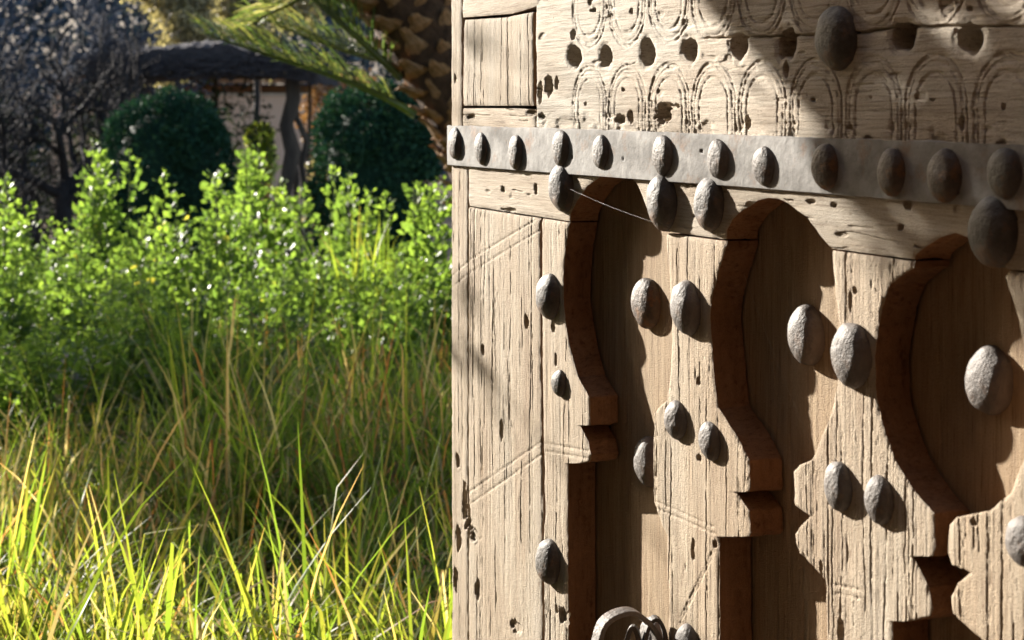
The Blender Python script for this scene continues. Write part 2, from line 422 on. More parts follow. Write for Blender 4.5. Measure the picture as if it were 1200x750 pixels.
# stile
stile_extra = combine(bitten([(545, 590, 3, 26, .010), (537, 630, 3, 14, .008), (551, 626, 3.5, 16, .007), (533, 92, 1.5, 7, .005), (536, 540, 2.5, 10, .005), (534, 680, 2.5, 16, .006)], 3),
                      double_line((529, 331), (549, 313), 14, 2))
vboard('stile', [(-700, 527), (760, 529.5), (1300, 530)], [(-700, 540), (150, 540.3), (196, 547.3), (640, 547.8), (760, 548), (1300, 548)], -700, 1300,
       hv(11, 14, stile_extra), [M_WV, M_WV], sx=.5, sy=1.4, depth=.10, seed=1)
# plank beside the stile
pl_extra = combine(double_line((549, 313), (631, 263), 15, 4), double_line((549, 585), (636, 524), 15, 6),
                   bitten([(617, 379, 2.6, 9, .006), (588, 505, 2, 12, .004), (545, 604, 8, 26, .009), (556, 628, 7, 10, .006), (605, 735, 8, 9, .004), (566, 410, 2, 8, .004), (560, 690, 3, 14, .004)], 8))
vboard('plank', [(240, 549), (1300, 549.4)], [(240, 631.2), (420, 632.5), (600, 635.5), (640, 633.5), (720, 635), (1300, 635)], 243, 1300,
       hv(21, 64, pl_extra, rough=.9), [M_WV, M_WV], topline=[(x, y+2.4) for x, y in CR_LINE], sx=.55, sy=1.5, seed=2, label='plank with many drying cracks and two carved diagonal bands')
# arch boards
TOPG = 2.6
A1R = [(255, 667), (283, 663), (312, 660), (349, 659), (381, 662.5), (407, 667), (441, 676), (466, 690), (498.6, 690.5), (499.2, 679), (517, 688), (533, 691.5), (541, 689), (543, 680), (543.6, 664.5), (600, 664), (760, 665), (1300, 665)]
vboard('arch_board', [(240, 634), (420, 634.8), (600, 638), (640, 636), (720, 637.5), (1300, 637)], A1R, 256, 1300,
       hv(31, 28, combine(double_line((638, 524), (690, 533), 9, 9), bitten([(648, 383, 2.5, 7, .005), (651, 421, 1.6, 8, .004), (660, 722, 6, 10, .006), (652, 715, 1.5, 5, .004)], 12))),
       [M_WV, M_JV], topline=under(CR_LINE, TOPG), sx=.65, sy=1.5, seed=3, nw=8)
A2L = [(268, 779.5), (289, 780), (315, 783), (370, 786), (400, 786.5), (435, 784), (469, 780), (479, 770), (485, 765), (589, 765.5), (600, 769), (628, 780), (700, 782), (1300, 782)]
A2R = [(281, 850), (300, 846), (330, 838), (349, 833.5), (375, 831.5), (407, 834), (445, 836.5), (478, 841), (509, 861), (540, 877), (572, 878.5), (576.5, 877), (577.1, 861.5), (588, 869), (599, 877), (625, 879), (629, 877), (629.6, 842), (760, 843), (1300, 843)]
vboard('arch_board', A2L, A2R, 273.5, 1300,
       hv(41, 50, combine(double_line((767, 591), (838, 622), 8, 14), double_line((838, 642), (796, 728), 6, 18), bitten([(818, 447, 2.5, 6, .003), (819, 536, 3, 4, .005), (838, 638, 3, 5, .005), (812, 645, 2, 14, .003)], 15))),
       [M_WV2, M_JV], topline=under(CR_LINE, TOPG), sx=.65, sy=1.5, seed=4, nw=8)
A3L = [(288, 973.5), (343, 977), (378, 983), (438, 981), (483, 973), (531, 955), (539, 950), (545, 936), (553, 929.5), (592, 930.5), (605, 948.5), (618, 936), (626, 931), (636, 931.5), (648, 936), (668, 956), (680, 966), (720, 968), (1300, 968)]
A3R = [(304, 1070), (332, 1042), (360, 1032), (388, 1027), (420, 1023.5), (466, 1025), (512, 1037), (538, 1047), (551, 1054), (577, 1071), (602, 1094), (640, 1095.5), (652, 1093), (652.7, 1068), (670, 1078), (688, 1087), (714, 1092.5), (722, 1090), (728, 1066), (728.8, 1045), (760, 1045), (1300, 1045)]
vboard('arch_board', A3L, A3R, 293.5, 1300,
       hv(51, 60, combine(double_line((978, 690), (1010, 697), 10, 21), bitten([(1001, 341, 3, 5, .004), (996, 350, 2, 14, .003), (962, 668, 2, 12, .004), (985, 740, 4, 14, .005)], 25)), rough=1.25),
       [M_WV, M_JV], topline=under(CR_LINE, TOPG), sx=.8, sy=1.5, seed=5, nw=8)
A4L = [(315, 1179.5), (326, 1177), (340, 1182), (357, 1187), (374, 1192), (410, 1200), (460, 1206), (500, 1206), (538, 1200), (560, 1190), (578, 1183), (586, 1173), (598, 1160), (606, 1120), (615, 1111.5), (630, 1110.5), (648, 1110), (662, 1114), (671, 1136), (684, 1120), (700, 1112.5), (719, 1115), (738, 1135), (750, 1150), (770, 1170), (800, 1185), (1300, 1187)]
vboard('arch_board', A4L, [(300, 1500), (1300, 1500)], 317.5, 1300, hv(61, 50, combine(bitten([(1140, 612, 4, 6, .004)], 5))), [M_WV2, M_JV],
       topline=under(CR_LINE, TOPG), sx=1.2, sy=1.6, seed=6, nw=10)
# boards at the back of the recesses
def hfloor(seed):
    g = hv(seed, 34)
    def f(u, z, du):
        h = g(u, z, du)*.85
        return np.minimum(h, .003)-.0035
    return f
BK = [(620, 812), (814, 1010), (1012, 1330), (1333, 1560)]
for i, (a, b) in enumerate(BK):
    vboard('back_board', [(-700, a), (1300, a)], [(-700, b), (1300, b)], -700, 1300, hfloor(71+i*5), [M_FL, M_FL], w0=T, sx=2.0, sy=2.8, depth=.035, seed=20+i, nw=3)
vboard('back_board', [(-700, 534), (1300, 534)], [(-700, 618.5), (1300, 618.5)], -700, 1300, hfloor(99), [M_FL, M_FL], w0=T, sx=8, sy=9, depth=.035, seed=31, nw=3)
# arcs of fine compass lines on the floor of the recesses are too shallow to matter at this size

# crossbar with the arch heads cut into it
def hh(seed, nc=26, extra=None, rough=1.):
    def f(u, z, du):
        h = .0016*fbm(u*2.5, z*9, seed, 3)+.0005*rough*fbm(u*8, z*60, seed+5, 3)+.0002*rough*vn(u*34, z*260, seed+9)+.00012*vn(u*200, z*420, seed+15)
        h += cracks_v(u, z, seed+20, nc, .0009, .004, horiz=True, lmin=.04, lmax=.3)
        c = fbm(u*22, z*70, seed+30, 2); h -= .0018*sstep(.60, .74, c)
        if extra is not None: h = extra(u, z, du, h)
        return h
    return f
hboard('crossbar', MID, CROSS_B, 548.6, 1520, hh(81, 24, combine(bitten([(977, 240, 3.5, 4, .005), (1056, 266, 3.5, 4.5, .007), (1064, 240, 4, 8, .006), (628, 221, 1.6, 7, .005), (596, 246, 9, 3, .004), (950, 236, 6, 3, .004), (985, 275, 7, 3, .003), (590, 222, 3, 4, .003)], 33))),
       [M_WH, M_JH], seed=8, nw=8, sy=1.2)
# upper left: rail, inset panel, lower rail
hboard('rail', [(541, -700), (700, -700)], [(541, 20.5), (600, 16), (626, 8), (651, -2), (700, -40)], 541.3, 662, hh(91, 10), [M_WH, M_WV], seed=9, nw=4, sy=1.4)
vboard('inset_panel', [(15, 543), (125, 541.8)], [(10, 623), (125, 624.5)], 23.5, 123.8, hv(95, 12, rough=.35), [M_WV, M_JV], topline=[(541, 23.5), (590, 20.5), (623, 14)], sx=.45, sy=1.1, seed=10, nw=5)
hboard('rail', [(541.3, 127), (600, 127), (628, 128.5)], [(541, 168), (628, 172)], 541.3, 626.5, hh(97, 10, combine(bitten([(552, 137, 5, 3, .006), (622, 132, 6, 3.5, .006)], 44))), [M_WH, M_WV], seed=11, nw=4)
# carved board
HOLES = [(672, 66, 7.5, 13), (709, 66, 7, 13.5), (757.5, 61.5, 8, 15), (807.5, 58.5, 9, 14.5), (863.5, 53.5, 10, 16), (921, 51, 11.5, 18), (1057, 42.5, 14, 17.5), (1135.5, 45, 16, 19), (1230, 33, 16, 19), (988, 50, 10, 14)]
ARCX = [(m, t) for m, t in ((690, 0), (734, 0), (783, 0), (835, 0), (892, 0), (955, 0), (1023, 0), (1096, 0), (1180, 0), (1270, 0))]
def carve(u, z, du, h):
    for i, (px, py, a, b) in enumerate(HOLES):
        cu, cz = duv(px, py); eu = abs(duv(px+a, py)[0]-cu); ez = abs(duv(px, py+b)[1]-cz)
        q = np.sqrt(((u-cu)/eu)**2+((z-cz)/ez)**2)+.20*fbm(u*90, z*90, 300+i, 2)
        h = h-.043*sstep(1.02, .86, q)-.002*sstep(1.45, 1.0, q)
    pu = [duv(x, 60)[0] for x, _ in ARCX]
    _, zt = duv(1000, 60)
    for i, cu in enumerate(pu):
        pitch = (pu[min(i+1, len(pu)-1)]-pu[max(i-1, 0)])/(min(i+1, len(pu)-1)-max(i-1, 0))
        ru = pitch*.46
        # rows: lower arcs open downwards, upper arcs open upwards
        for low in (True, False):
            ztop = float(np.interp(cu, [duv(690, 78)[0], duv(1180, 62)[0]], [duv(690, 78)[1], duv(1180, 62)[1]])) if low else \
                   float(np.interp(cu, [duv(690, 56)[0], duv(1180, 28)[0]], [duv(690, 56)[1], duv(1180, 28)[1]]))
            rv = .052
            zc = ztop-rv if low else ztop+rv
            side = (zc-z) if low else (z-zc)
            zz = np.where(side > 0, 0, z-zc)
            lim = side < (.045 if low else .2)
            for k, (s, dp) in enumerate(((1.0, .0018), (.88, .0013), (.66, .0014))):
                q = np.sqrt(((u-cu)/(ru*s))**2+(zz/(rv*s))**2)
                near = np.abs(q-1)*np.where(np.abs(zz) > 0, ru*s*.75, ru*s)
                dash = .45+.55*sstep(-.35, .1, vn(u*150+z*210, z*190, 400+i*7+k))
                wob = .0012*vn(u*60, z*60, 500+i+k)
                h = h-dp*dash*lim*np.clip(1.3-np.abs(near+wob)/.0019, 0, 1)
    # adze ripples
    h = h+.00035*fbm(u*28+z*8, z*330, 610, 2)+.0005*fbm(u*12, z*120, 620, 2)
    # the long split through the holes
    cz = np.interp(u, [duv(x, y)[0] for x, y in ((628, 62), (790, 56), (830, 44), (900, 43), (1010, 38), (1060, 31), (1200, 31), (1520, 24))],
                   [duv(x, y)[1] for x, y in ((628, 62), (790, 56), (830, 44), (900, 43), (1010, 38), (1060, 31), (1200, 31), (1520, 24))])+.001*vn(u*60, u*0, 3)
    h = h-.006*sstep(duv(812, 50)[0], duv(850, 50)[0], u)*np.clip(1.3-np.abs(z-cz)/.0016, 0, 1)
    h = h+bitten([(643, 100, 5, 12, .010), (632, 107, 3, 13, .012), (652, 98, 2, 8, .006), (634, 136, 4, 4, .006), (726, 139, 7, 6, .006), (738, 136, 4, 8, .010), (777, 134, 9, 11, .016), (781, 125, 14, 5, .006),
                  (876, 143, 4, 9, .012), (672, 40, 3, 7, .012), (695, 12, 4, 3, .006), (691, 0, 2, 9, .005), (740, 14, 2, 4, .004), (921, 82, 3.5, 9, .010), (1126, 145, 3, 9, .007), (995, 150, 5, 3.5, .005),
                  (730, 105, 2, 2.5, .004), (686, 122, 1.5, 2.5, .004), (1092, 117, 3, 2, .004), (952, 117, 3, 2.5, .004), (1176, 125, 3, 4, .004), (1020, 114, 1.8, 2, .004), (1136, 10, 4, 3, .004)], 700)(u, z, du)
    # rough torn zone above the strap
    zb = np.interp(u, [duv(x, y)[0] for x, y in BAND_T], [duv(x, y)[1] for x, y in BAND_T])
    h = h-.0022*sstep(.032, .008, z-zb)*sstep(.0, .5, fbm(u*40, z*70, 640, 3))
    return h
hboard('carved_board', [(626, -700), (1520, -700)], under(MID, -2), 627.5, 1520, hh(101, 12, carve), [M_WC, M_WV], seed=12, nw=4, sx=.75, sy=.95)

# iron strap
def hband(u, z, du):
    h = .0010*fbm(u*9, z*12, 5, 3)+.0003*fbm(u*45, z*45, 6, 2)+.00012*fbm(u*140, z*140, 8, 2)
    for px, py in ((675, 184), (735, 186), (827, 177), (893, 183), (1128, 225)):
        cu, cz = duv(px, py); h = h-.0025*sstep(.0035, .0018, np.hypot(u-cu, z-cz))
    return h
band = hboard('iron_strap', BAND_T, BAND_B, 523.6, 1520, hband, [M_BAND, M_BAND], w0=-.006, sx=1.3, sy=1.6, edge_wear=.0006, depth=.0055, nw=3, seed=13)
V, Fq = box_np(float(duv(523.6, 150, -.006)[0]), float(duv(523.6, 150, -.006)[0])+.003, -.0045, .098, float(duv(523.6, 192)[1])+.001, float(duv(523.6, 148)[1])-.001)
link('strap_return', mesh_np('strap_return', V, Fq, M_BAND, smooth=False), DOOR)

# studs ---------------------------------------------------------
def stud_fit(px, py, wpx, hpx, w0, cr):
    """base centre, radius and projection of a boss whose visible left edge and height are the measured ones"""
    left_px = px-wpx/2; cx = px
    for _ in range(12):
        s = SA+CA*(cx-600)/F; cx = left_px+math.sqrt(s*s+(CA*cr)**2)*hpx/2
    _, zc, _ = door_world(cx, py, w0); rad = hpx/2*float(zc)/F
    return cx, py, rad, cr*rad
def stud_mesh(rad, c, seed, nseg=28, nr=12):
    rs = np.random.RandomState(seed); p = rs.uniform(.50, .62); tip = rs.uniform(-.1, .1, 2)
    V = []; Fq = []
    hs = [(-.35, 1.0)]
    for i in range(nr+1):
        t = i/nr*math.pi/2; hs.append((math.sin(t)**1.0, math.cos(t)**(p*1.55)))
    for hgt, r in hs:
        for k in range(nseg):
            a = 2*math.pi*k/nseg
            rr = rad*max(r, .02)*(1+.03*math.sin(2*a+seed)+.008*math.sin(5*a+seed*2))
            x = math.cos(a)*rr*.97+tip[0]*rad*max(hgt, 0)**2; z = math.sin(a)*rr*1.02+tip[1]*rad*max(hgt, 0)**2
            y = -c*hgt
            q = mnoise.noise(Vector((x/rad*1.6+seed, y/rad*1.6, z/rad*1.6)))*.05+mnoise.noise(Vector((x/rad*5+seed, y/rad*5, z/rad*5)))*.025
            V.append((x*(1+q), y*(1+q*1.0), z*(1+q)))
    n = len(hs)
    for i in range(n-1):
        for k in range(nseg):
            k2 = (k+1) % nseg; Fq.append((i*nseg+k, i*nseg+k2, (i+1)*nseg+k2, (i+1)*nseg+k))
    e = (n-1)*nseg
    for k in range(0, nseg//2-1): Fq.append((e+k, e+k+1, e+nseg-2-k, e+nseg-1-k))
    return np.array(V), np.array(Fq)
BS = [(535, 168, 20, 37), (564.5, 174, 18, 36), (607, 178, 24, 39), (659, 174, 25, 42), (706, 178, 25, 40), (777.5, 182, 28, 48), (841, 186.5, 25, 47), (896, 195, 29, 46),
      (967.5, 195.5, 34, 53), (1043, 202, 33, 55), (1104, 206, 37, 63), (1176, 203, 41, 61), (1262, 207, 44, 66)]
FS = [(980, 45, 50, 77, 0, 'd'), (659, 220, 32, 57, 0, 'd'), (775, 237, 38, 65, 0, 'd'), (829, 239, 34, 64, 0, 'd'), (1166, 271, 66, 86, 0, 'd'),
      (643, 347, 31, 55, 0, 'd'), (757.5, 355, 36, 60, T, 'r'), (804, 361, 40, 63, 0, 'l'), (945, 393, 48, 68, T, 'l'), (998, 417, 50, 76, 0, 'l'), (1156, 446, 52, 80, T, 'l'),
      (656, 449, 19, 32, 0, 'd'), (792, 492, 27, 46, 0, 'l'), (830, 517, 24, 46, 0, 'l'), (757, 541, 30, 56, T, 'l'), (980, 570, 33, 56, 0, 'l'), (1028, 586, 34, 56, 0, 'l'),
      (646, 658, 36, 54, 0, 'd'), (1196, 635, 38, 62, 0, 'l'), (809, 757, 36, 50, 0, 'l')]
def put_stud(px, py, wp, hp, w0, mat, parent, seed, cr):
    cx, cy, rad, c = stud_fit(px, py, wp, hp, w0, cr)
    u, z = duv(cx, cy, w0); V, Fq = stud_mesh(rad, c, seed)
    o = link('stud', mesh_np('stud', V, Fq, mat), parent, (float(u), w0, float(z))); return o
for i, (px, py, a, b) in enumerate(BS):
    put_stud(px, py, a, b, -.0065, M_STUDR if 7 < i < 11 else M_STUDL if i in (5, 6, 7) else M_STUD, band, 3+i, .36 if i < 8 else .42)
for i, (px, py, a, b, w0, k) in enumerate(FS):
    put_stud(px, py, a, b, w0, {'d': M_STUD, 'l': M_STUDL, 'r': M_STUDR}[k], DOOR, 40+i, {0: .50, 10: .48, 9: .48, 6: .45, 7: .58, 8: .58, 2: .58}.get(i, .52))

# knocker: a bent iron strap loop on its staple, at the foot of the first recess
def strap_loop(name, pts, width, thick, axis, mat, parent):
    """flat strap bent along pts (local), its width along axis"""
    A = Vector(axis).normalized(); V = []; Fq = []
    n = len(pts)
    for i, p in enumerate(pts):
        p = Vector(p); d = (Vector(pts[min(i+1, n-1)])-Vector(pts[max(i-1, 0)])).normalized(); nn = d.cross(A).normalized()
        for s, t in ((-1, -1), (1, -1), (1, 1), (-1, 1)): V.append(tuple(p+A*s*width/2+nn*t*thick/2))
    for i in range(n-1):
        for k in range(4): Fq.append((i*4+k, i*4+(k+1) % 4, i*4+4+(k+1) % 4, i*4+4+k))
    Fq += [(0, 1, 2, 3), (n*4-4, n*4-1, n*4-2, n*4-3)]
    me = mesh_np(name, V, Fq, mat, smooth=False); o = link(name, me, parent)
    bv = o.modifiers.new('bevel', 'BEVEL'); bv.width = .0012; bv.segments = 2
    return o
def loc_pt(px, py, w): u, z = duv(px, py, w); return Vector((float(u), w, float(z)))
link('knocker_plate', mesh_np('knocker_plate', *stud_mesh(.028, .016, 77), M_STUDL), DOOR, tuple(loc_pt(766, 748, 0)))
kc = loc_pt(733, 764, -.055); right = Vector((.12, .99, 0))
ringpts = [kc+right*(.043*math.cos(a)+.002*math.sin(5*a))+Vector((0, 0, .052*math.sin(a))) for a in np.linspace(-.9, math.pi+.9, 40)]
strap_loop('knocker_ring', ringpts, .026, .0065, (1, -.12, .0), M_STUDL, DOOR)
k2 = loc_pt(768, 770, -.016)
strap_loop('staple_loop', [k2+Vector((.35, .6, 0))*(.022*math.cos(a))+Vector((0, 0, .050*math.sin(a))) for a in np.linspace(-.5, math.pi+.5, 26)], .018, .005, (.9, -.3, 0), M_STUD, DOOR)
k3 = loc_pt(742, 785, -.040)
strap_loop('knocker_tongue', [k3+Vector((.3, .5, 0))*(.018*math.cos(a))+Vector((0, 0, .055*math.sin(a))) for a in np.linspace(-.4, math.pi+.4, 24)], .011, .006, (.8, -.5, 0), M_STUD, DOOR)

# spider threads
DM = Matrix.Translation(DOOR.location) @ Matrix.Rotation(math.atan2(-CA, SA), 4, 'Z')
for (a, wa, b, wb, lab) in (((872, 322), 0, (950, 520), T, 'thin spider thread slanting across the middle recess of the carved door'),
                            ((652, 214), 0, (790, 268), 0, 'thin spider thread from the stud under the strap over the left arch')):
    p, q = loc_pt(*a, wa-.008), loc_pt(*b, wb-.006)
    path = [DM @ (p.lerp(q, t)-Vector((0, 0, .004*math.sin(t*math.pi)))) for t in np.linspace(0, 1, 9)]
    V, Fq = tube(path, [.00007]*9, 5)
    tag(link('spider_thread', mesh_np('spider_thread', V, Fq, M_SILK)), lab, 'cobweb')

# ------------------------------------------------------------------ unseen passage added behind and beside the camera to cut sky light
GW = empty('added_gateway', (.95, .6, 0)); tag(GW, 'unseen earth plastered passage added around the camera to cut sky light on the door', 'added_gateway')
def gbox(name, x0, x1, y0, y1, z0, z1, mat):
    V, Fq = box_np(x0-.95, x1-.95, y0-.6, y1-.6, z0, z1); o = link(name, mesh_np(name, V, Fq, mat, smooth=False), GW)
    bv = o.modifiers.new('bevel', 'BEVEL'); bv.width = .03; bv.segments = 2
gbox('right_wall', .75, 1.6, -6, 1.25, -.1, 3.2, M_ADOBE); gbox('left_wall', -1.3, -.62, -6, 1.3, -.1, 3.2, M_ADOBE); gbox('outer_wall', -9, -1.3, .7, 1.25, -.1, 3.8, M_ADOBE)
gbox('back_wall', -.7, .75, -6, -5.6, -.1, 3.2, M_ADOBE); gbox('lintel', -1.3, 1.6, -6, 1.25, 3.2, 4.2, M_ADOBE)
# ------------------------------------------------------------------ ground
rs = np.random.RandomState(5)
gx = np.concatenate([-np.geomspace(300, 8, 14), np.linspace(-7, 7, 60), np.geomspace(8, 300, 14)])
gy = np.concatenate([-np.geomspace(300, 5, 10), np.linspace(-4, 30, 120), np.geomspace(32, 400, 14)])
GX, GY = np.meshgrid(gx, gy); GZ = .03*fbm(GX*.6, GY*.6, 3, 3)-.02
GZ = GZ+np.clip((GY-34)/60, 0, 1)*9*(1+.25*fbm(GX*.05, GY*.05, 8, 2))
idx = np.arange(GX.size).reshape(GX.shape)
Fq = np.stack([idx[:-1, :-1], idx[:-1, 1:], idx[1:, 1:], idx[1:, :-1]], -1).reshape(-1, 4)
tag(link('ground', mesh_np('ground', np.stack([GX, GY, GZ], -1).reshape(-1, 3), Fq, M_SOIL)), 'dry brown garden soil under the plants', kind='structure')

# ------------------------------------------------------------------ grass
def blades(n, xr, yr, hr, wr, seed, tints, bend=(.1, .7), fold=.45, px_lim=(-120, 620), lean=(0, 0), tuft=0):
    rs = np.random.RandomState(seed)
    y = rs.uniform(*yr, n); px = rs.uniform(*px_lim, n); x = (px-600)/F*y
    H = rs.uniform(*hr, n); W = rs.uniform(*wr, n)/2; az = rs.uniform(0, 2*math.pi, n); B = rs.uniform(*bend, n)**1.3
    tw = rs.uniform(0, math.pi, n); fo = rs.rand(n) < fold; ft = rs.uniform(.45, .92, n)
    if tuft:
        k_ = rs.randint(0, max(1, n//tuft), n); cy = rs.uniform(*yr, n//tuft+1); cx = (rs.uniform(*px_lim, n//tuft+1)-600)/F*cy; hh_ = rs.uniform(.8, 1.12, n//tuft+1)
        az = rs.uniform(0, 2*math.pi, n); r_ = np.abs(rs.normal(0, .035, n)); x = cx[k_]+np.cos(az)*r_; y = cy[k_]+np.sin(az)*r_; H = H*hh_[k_]
        tw = az+math.pi/2+rs.normal(0, .5, n); B = B*(.4+r_*14)
    clump = vn(x*3, y*3, seed); H = H*(1+.18*clump)
    S = 8; t = np.linspace(0, 1, S)
    V = np.zeros((n, S, 2, 3)); dx, dy = np.cos(az), np.sin(az)
    # integrate a bending direction
    pos = np.stack([x, y, np.full(n, -.02)], -1); ang = rs.uniform(0, .22, n)
    fa = rs.uniform(.7, 2.3, n)
    P = [pos.copy()]
    for i in range(1, S):
        ti = t[i]; a = ang+B*ti**1.6*1.3+np.where(fo & (ti > ft), fa, 0)
        st = H/(S-1)
        pos = pos+np.stack([dx*np.sin(a)*st+lean[0]*st*ti, dy*np.sin(a)*st+lean[1]*st*ti, np.cos(a)*st], -1); P.append(pos.copy())
    P = np.stack(P, 1)
    wdir = np.stack([np.cos(tw), np.sin(tw), np.zeros(n)], -1)
    prof = np.array([.75, .95, 1, 1, .95, .8, .5, .08])
    for i in range(S):
        off = wdir*(W*prof[i])[:, None]
        V[:, i, 0] = P[:, i]-off; V[:, i, 1] = P[:, i]+off
    base = (np.arange(n)*S*2)[:, None]
    k = np.arange(S-1)*2
    Fq = np.stack([base+k, base+k+1, base+k+3, base+k+2], -1).reshape(-1, 4)
    tn = rs.choice(len(tints[0]), n, p=tints[1]); tv = np.array(tints[0])[tn]+rs.uniform(-.09, .09, n)
    tv = np.repeat(tv[:, None], S, 1)+np.where(rs.rand(n)[:, None] < .35, .28, 0)*np.clip((t-.55)/.45, 0, 1)[None, :]
    return V.reshape(-1, 3), Fq, np.clip(np.repeat(tv[:, :, None], 2, 2).reshape(-1), 0, .99)
G = Acc()
G.add(*blades(2400, None, (3.6, 4.9), (.56, .84), (.007, .013), 1, ([.28, .42, .54, .66, .84], [.26, .34, .24, .05, .11]), (.3, 2.0), .6, tuft=26))
G.add(*blades(4200, None, (3.4, 5.0), (.28, .62), (.004, .008), 2, ([.15, .36, .54, .70, .86], [.28, .32, .22, .06, .12]), (.1, 2.0), .5))
G.add(*blades(700, None, (3.6, 5.0), (.55, .85), (.006, .010), 6, ([.3, .5, .82], [.35, .4, .25]), (1.4, 2.6), .6))
G.add(*blades(4600, None, (5.0, 7.4), (.45, .76), (.005, .010), 3, ([.05, .22, .40, .72, .9], [.32, .28, .14, .12, .14]), (.3, 2.2), .5, tuft=18))
G.add(*blades(3800, None, (6.2, 8.4), (.66, 1.0), (.006, .011), 4, ([.05, .22, .40, .74, .9], [.32, .28, .12, .14, .14]), (.3, 2.2), .5, px_lim=(215, 640), tuft=14))
G.add(*blades(700, None, (4.9, 7.2), (.5, .78), (.006, .011), 5, ([.35, .5, .66, .82, .97], [.26, .26, .20, .20, .08]), (.2, 1.8), .6, px_lim=(-140, 170)))
tag(link('grass', G.mesh('grass', M_GRASS)), 'tall tangled green and straw coloured grass left of the door', 'grass', kind='stuff')

# ------------------------------------------------------------------ leafy shrubs
def leaf_quads(P, D, U, ln, wd, cup=.25):
    """P base, D direction, U side (n,3): folded obovate leaf of two quads"""
    Nn = np.cross(D, U); Nn /= np.linalg.norm(Nn, axis=1)[:, None]+1e-9
    a = P; b = P+D*ln[:, None]
    m1 = P+D*(ln*.62)[:, None]+U*(wd/2)[:, None]+Nn*(wd*cup)[:, None]
    m2 = P+D*(ln*.62)[:, None]-U*(wd/2)[:, None]+Nn*(wd*cup)[:, None]
    mm = P+D*(ln*.6)[:, None]
    n = len(P); V = np.stack([a, m1, b, m2, mm], 1).reshape(-1, 3); base = np.arange(n)[:, None]*5
    Fq = np.concatenate([base+np.array([[0, 1, 2, 4]]), base+np.array([[0, 4, 2, 3]])], 0)
    return V, Fq
def unit(a): return a/(np.linalg.norm(a, axis=-1, keepdims=True)+1e-9)
def shrub_meshes(seed, nst, H, spread, leaf=.046):
    leaf *= 1.5
    rs = np.random.RandomState(seed); A = Acc(); ST = Acc()
    for s in range(nst):
        az = rs.uniform(0, 6.28); r = spread*rs.uniform(.05, 1); h = H*rs.uniform(.68, 1.0)*(1.0 if s else 1/1.0)
        p0 = Vector((rs.uniform(-.05, .05), rs.uniform(-.05, .05), -.02)); p3 = Vector((math.cos(az)*r, math.sin(az)*r, h))
        path = bez(p0, p0.lerp(p3, .3)+Vector((math.cos(az)*r*.35, math.sin(az)*r*.35, 0)), Vector((p3.x, p3.y, h*.6)), p3, 14)
        V, Fq = tube(path, list(np.linspace(.006, .0018, 14)), 5); ST.add(V, Fq)
        pa = np.array([tuple(p) for p in path])
        # rosettes up the shoot: branchlets with leaf whorls
        nl = int(112*h)
        tt = rs.uniform(.25, 1.0, nl)**.8; ii = tt*13; i0 = np.minimum(ii.astype(int), 12); f = (ii-i0)[:, None]
        C = pa[i0]*(1-f)+pa[i0+1]*f
        rad = np.interp(tt, [.25, .6, .85, 1], [.15, .10, .062, .012])*rs.uniform(.1, 1, nl)
        a = rs.uniform(0, 6.28, nl); out = np.stack([np.cos(a), np.sin(a), np.zeros(nl)], -1)
        # clusters
        P = C+out*rad[:, None]+rs.normal(0, .008, (nl, 3))
        D = unit(out*rs.uniform(.4, 1.2, nl)[:, None]+np.array([0, 0, 1])*rs.uniform(.1, 1.1, nl)[:, None]+rs.normal(0, .3, (nl, 3)))
        U = unit(np.cross(D, rs.normal(0, 1, (nl, 3))+np.array([0, 0, .6])))
        ln = leaf*rs.uniform(.55, 1.2, nl)*np.interp(tt, [0, .8, 1], [1, .95, .6]); wd = ln*rs.uniform(.5, .75, nl)
        V, Fq = leaf_quads(P, D, U, ln, wd)
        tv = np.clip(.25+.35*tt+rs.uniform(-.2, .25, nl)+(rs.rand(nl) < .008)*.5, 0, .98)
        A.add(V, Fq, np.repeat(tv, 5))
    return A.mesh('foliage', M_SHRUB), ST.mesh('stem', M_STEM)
TALL = [shrub_meshes(100+i, 7, 1.0, .16, .036) for i in range(5)]      # unit height 1
WIDE = [shrub_meshes(120+i, 10, 1.0, .42, .040) for i in range(5)]
def put_shrub(kind, px, ytop, d, label, group=None, wide=1., seed=0):
    fo, st = (TALL if kind == 't' else WIDE)[seed % 5]
    top = EYE+(HZ-ytop)/F*d; x = (px-600)/F*d
    t = empty('leafy_shrub', (x, d, 0), seed*2.4); t.scale = (wide, wide, top)
    tag(t, label, 'shrub', group)
    link('foliage', fo, t); link('stem', st, t)
    return t
named = [(125, 168, 11.2, 't', 'tallest bright green leafy shrub spike, in front of the left clipped bush'),
         (96, 190, 11.3, 't', 'green shrub spike just left of the tallest one, in shade'),
         (233, 188, 10.2, 't', 'bright yellow green shrub spike rising before the left clipped bush'),
         (261, 197, 10.6, 't', 'slim green shrub spike right of the yellow green one, before the bush'),
         (299, 168, 11.8, 't', 'green shrub spike standing under the pergola post, beside the yellow ball plant'),
         (340, 215, 11.9, 't', 'short green shrub spike at the foot of the crooked pergola post'),
         (160, 235, 9.8, 't', 'small pale shrub spike at the lower edge of the left clipped bush'),
         (130, 242, 9.2, 't', 'white flecked shrub spike in front of the tallest spike'),
         (4, 206, 10.4, 't', 'leafy shrub spike at the left border of the picture'),
         (513, 205, 9.7, 't', 'leafy shrub spike close beside the palm trunk and the door'),
         (395, 200, 12.4, 'w', 'broad darker leafy shrub before the right clipped bush'),
         (200, 228, 10.0, 't', 'green shrub spike between the two paler spikes before the bush')]
for i, (px, yt, d, k, lab) in enumerate(named): put_shrub(k, px, yt-7, d, lab, seed=i, wide=1.25 if k == 't' else 1.0)
rs = np.random.RandomState(12)
cnt = 0
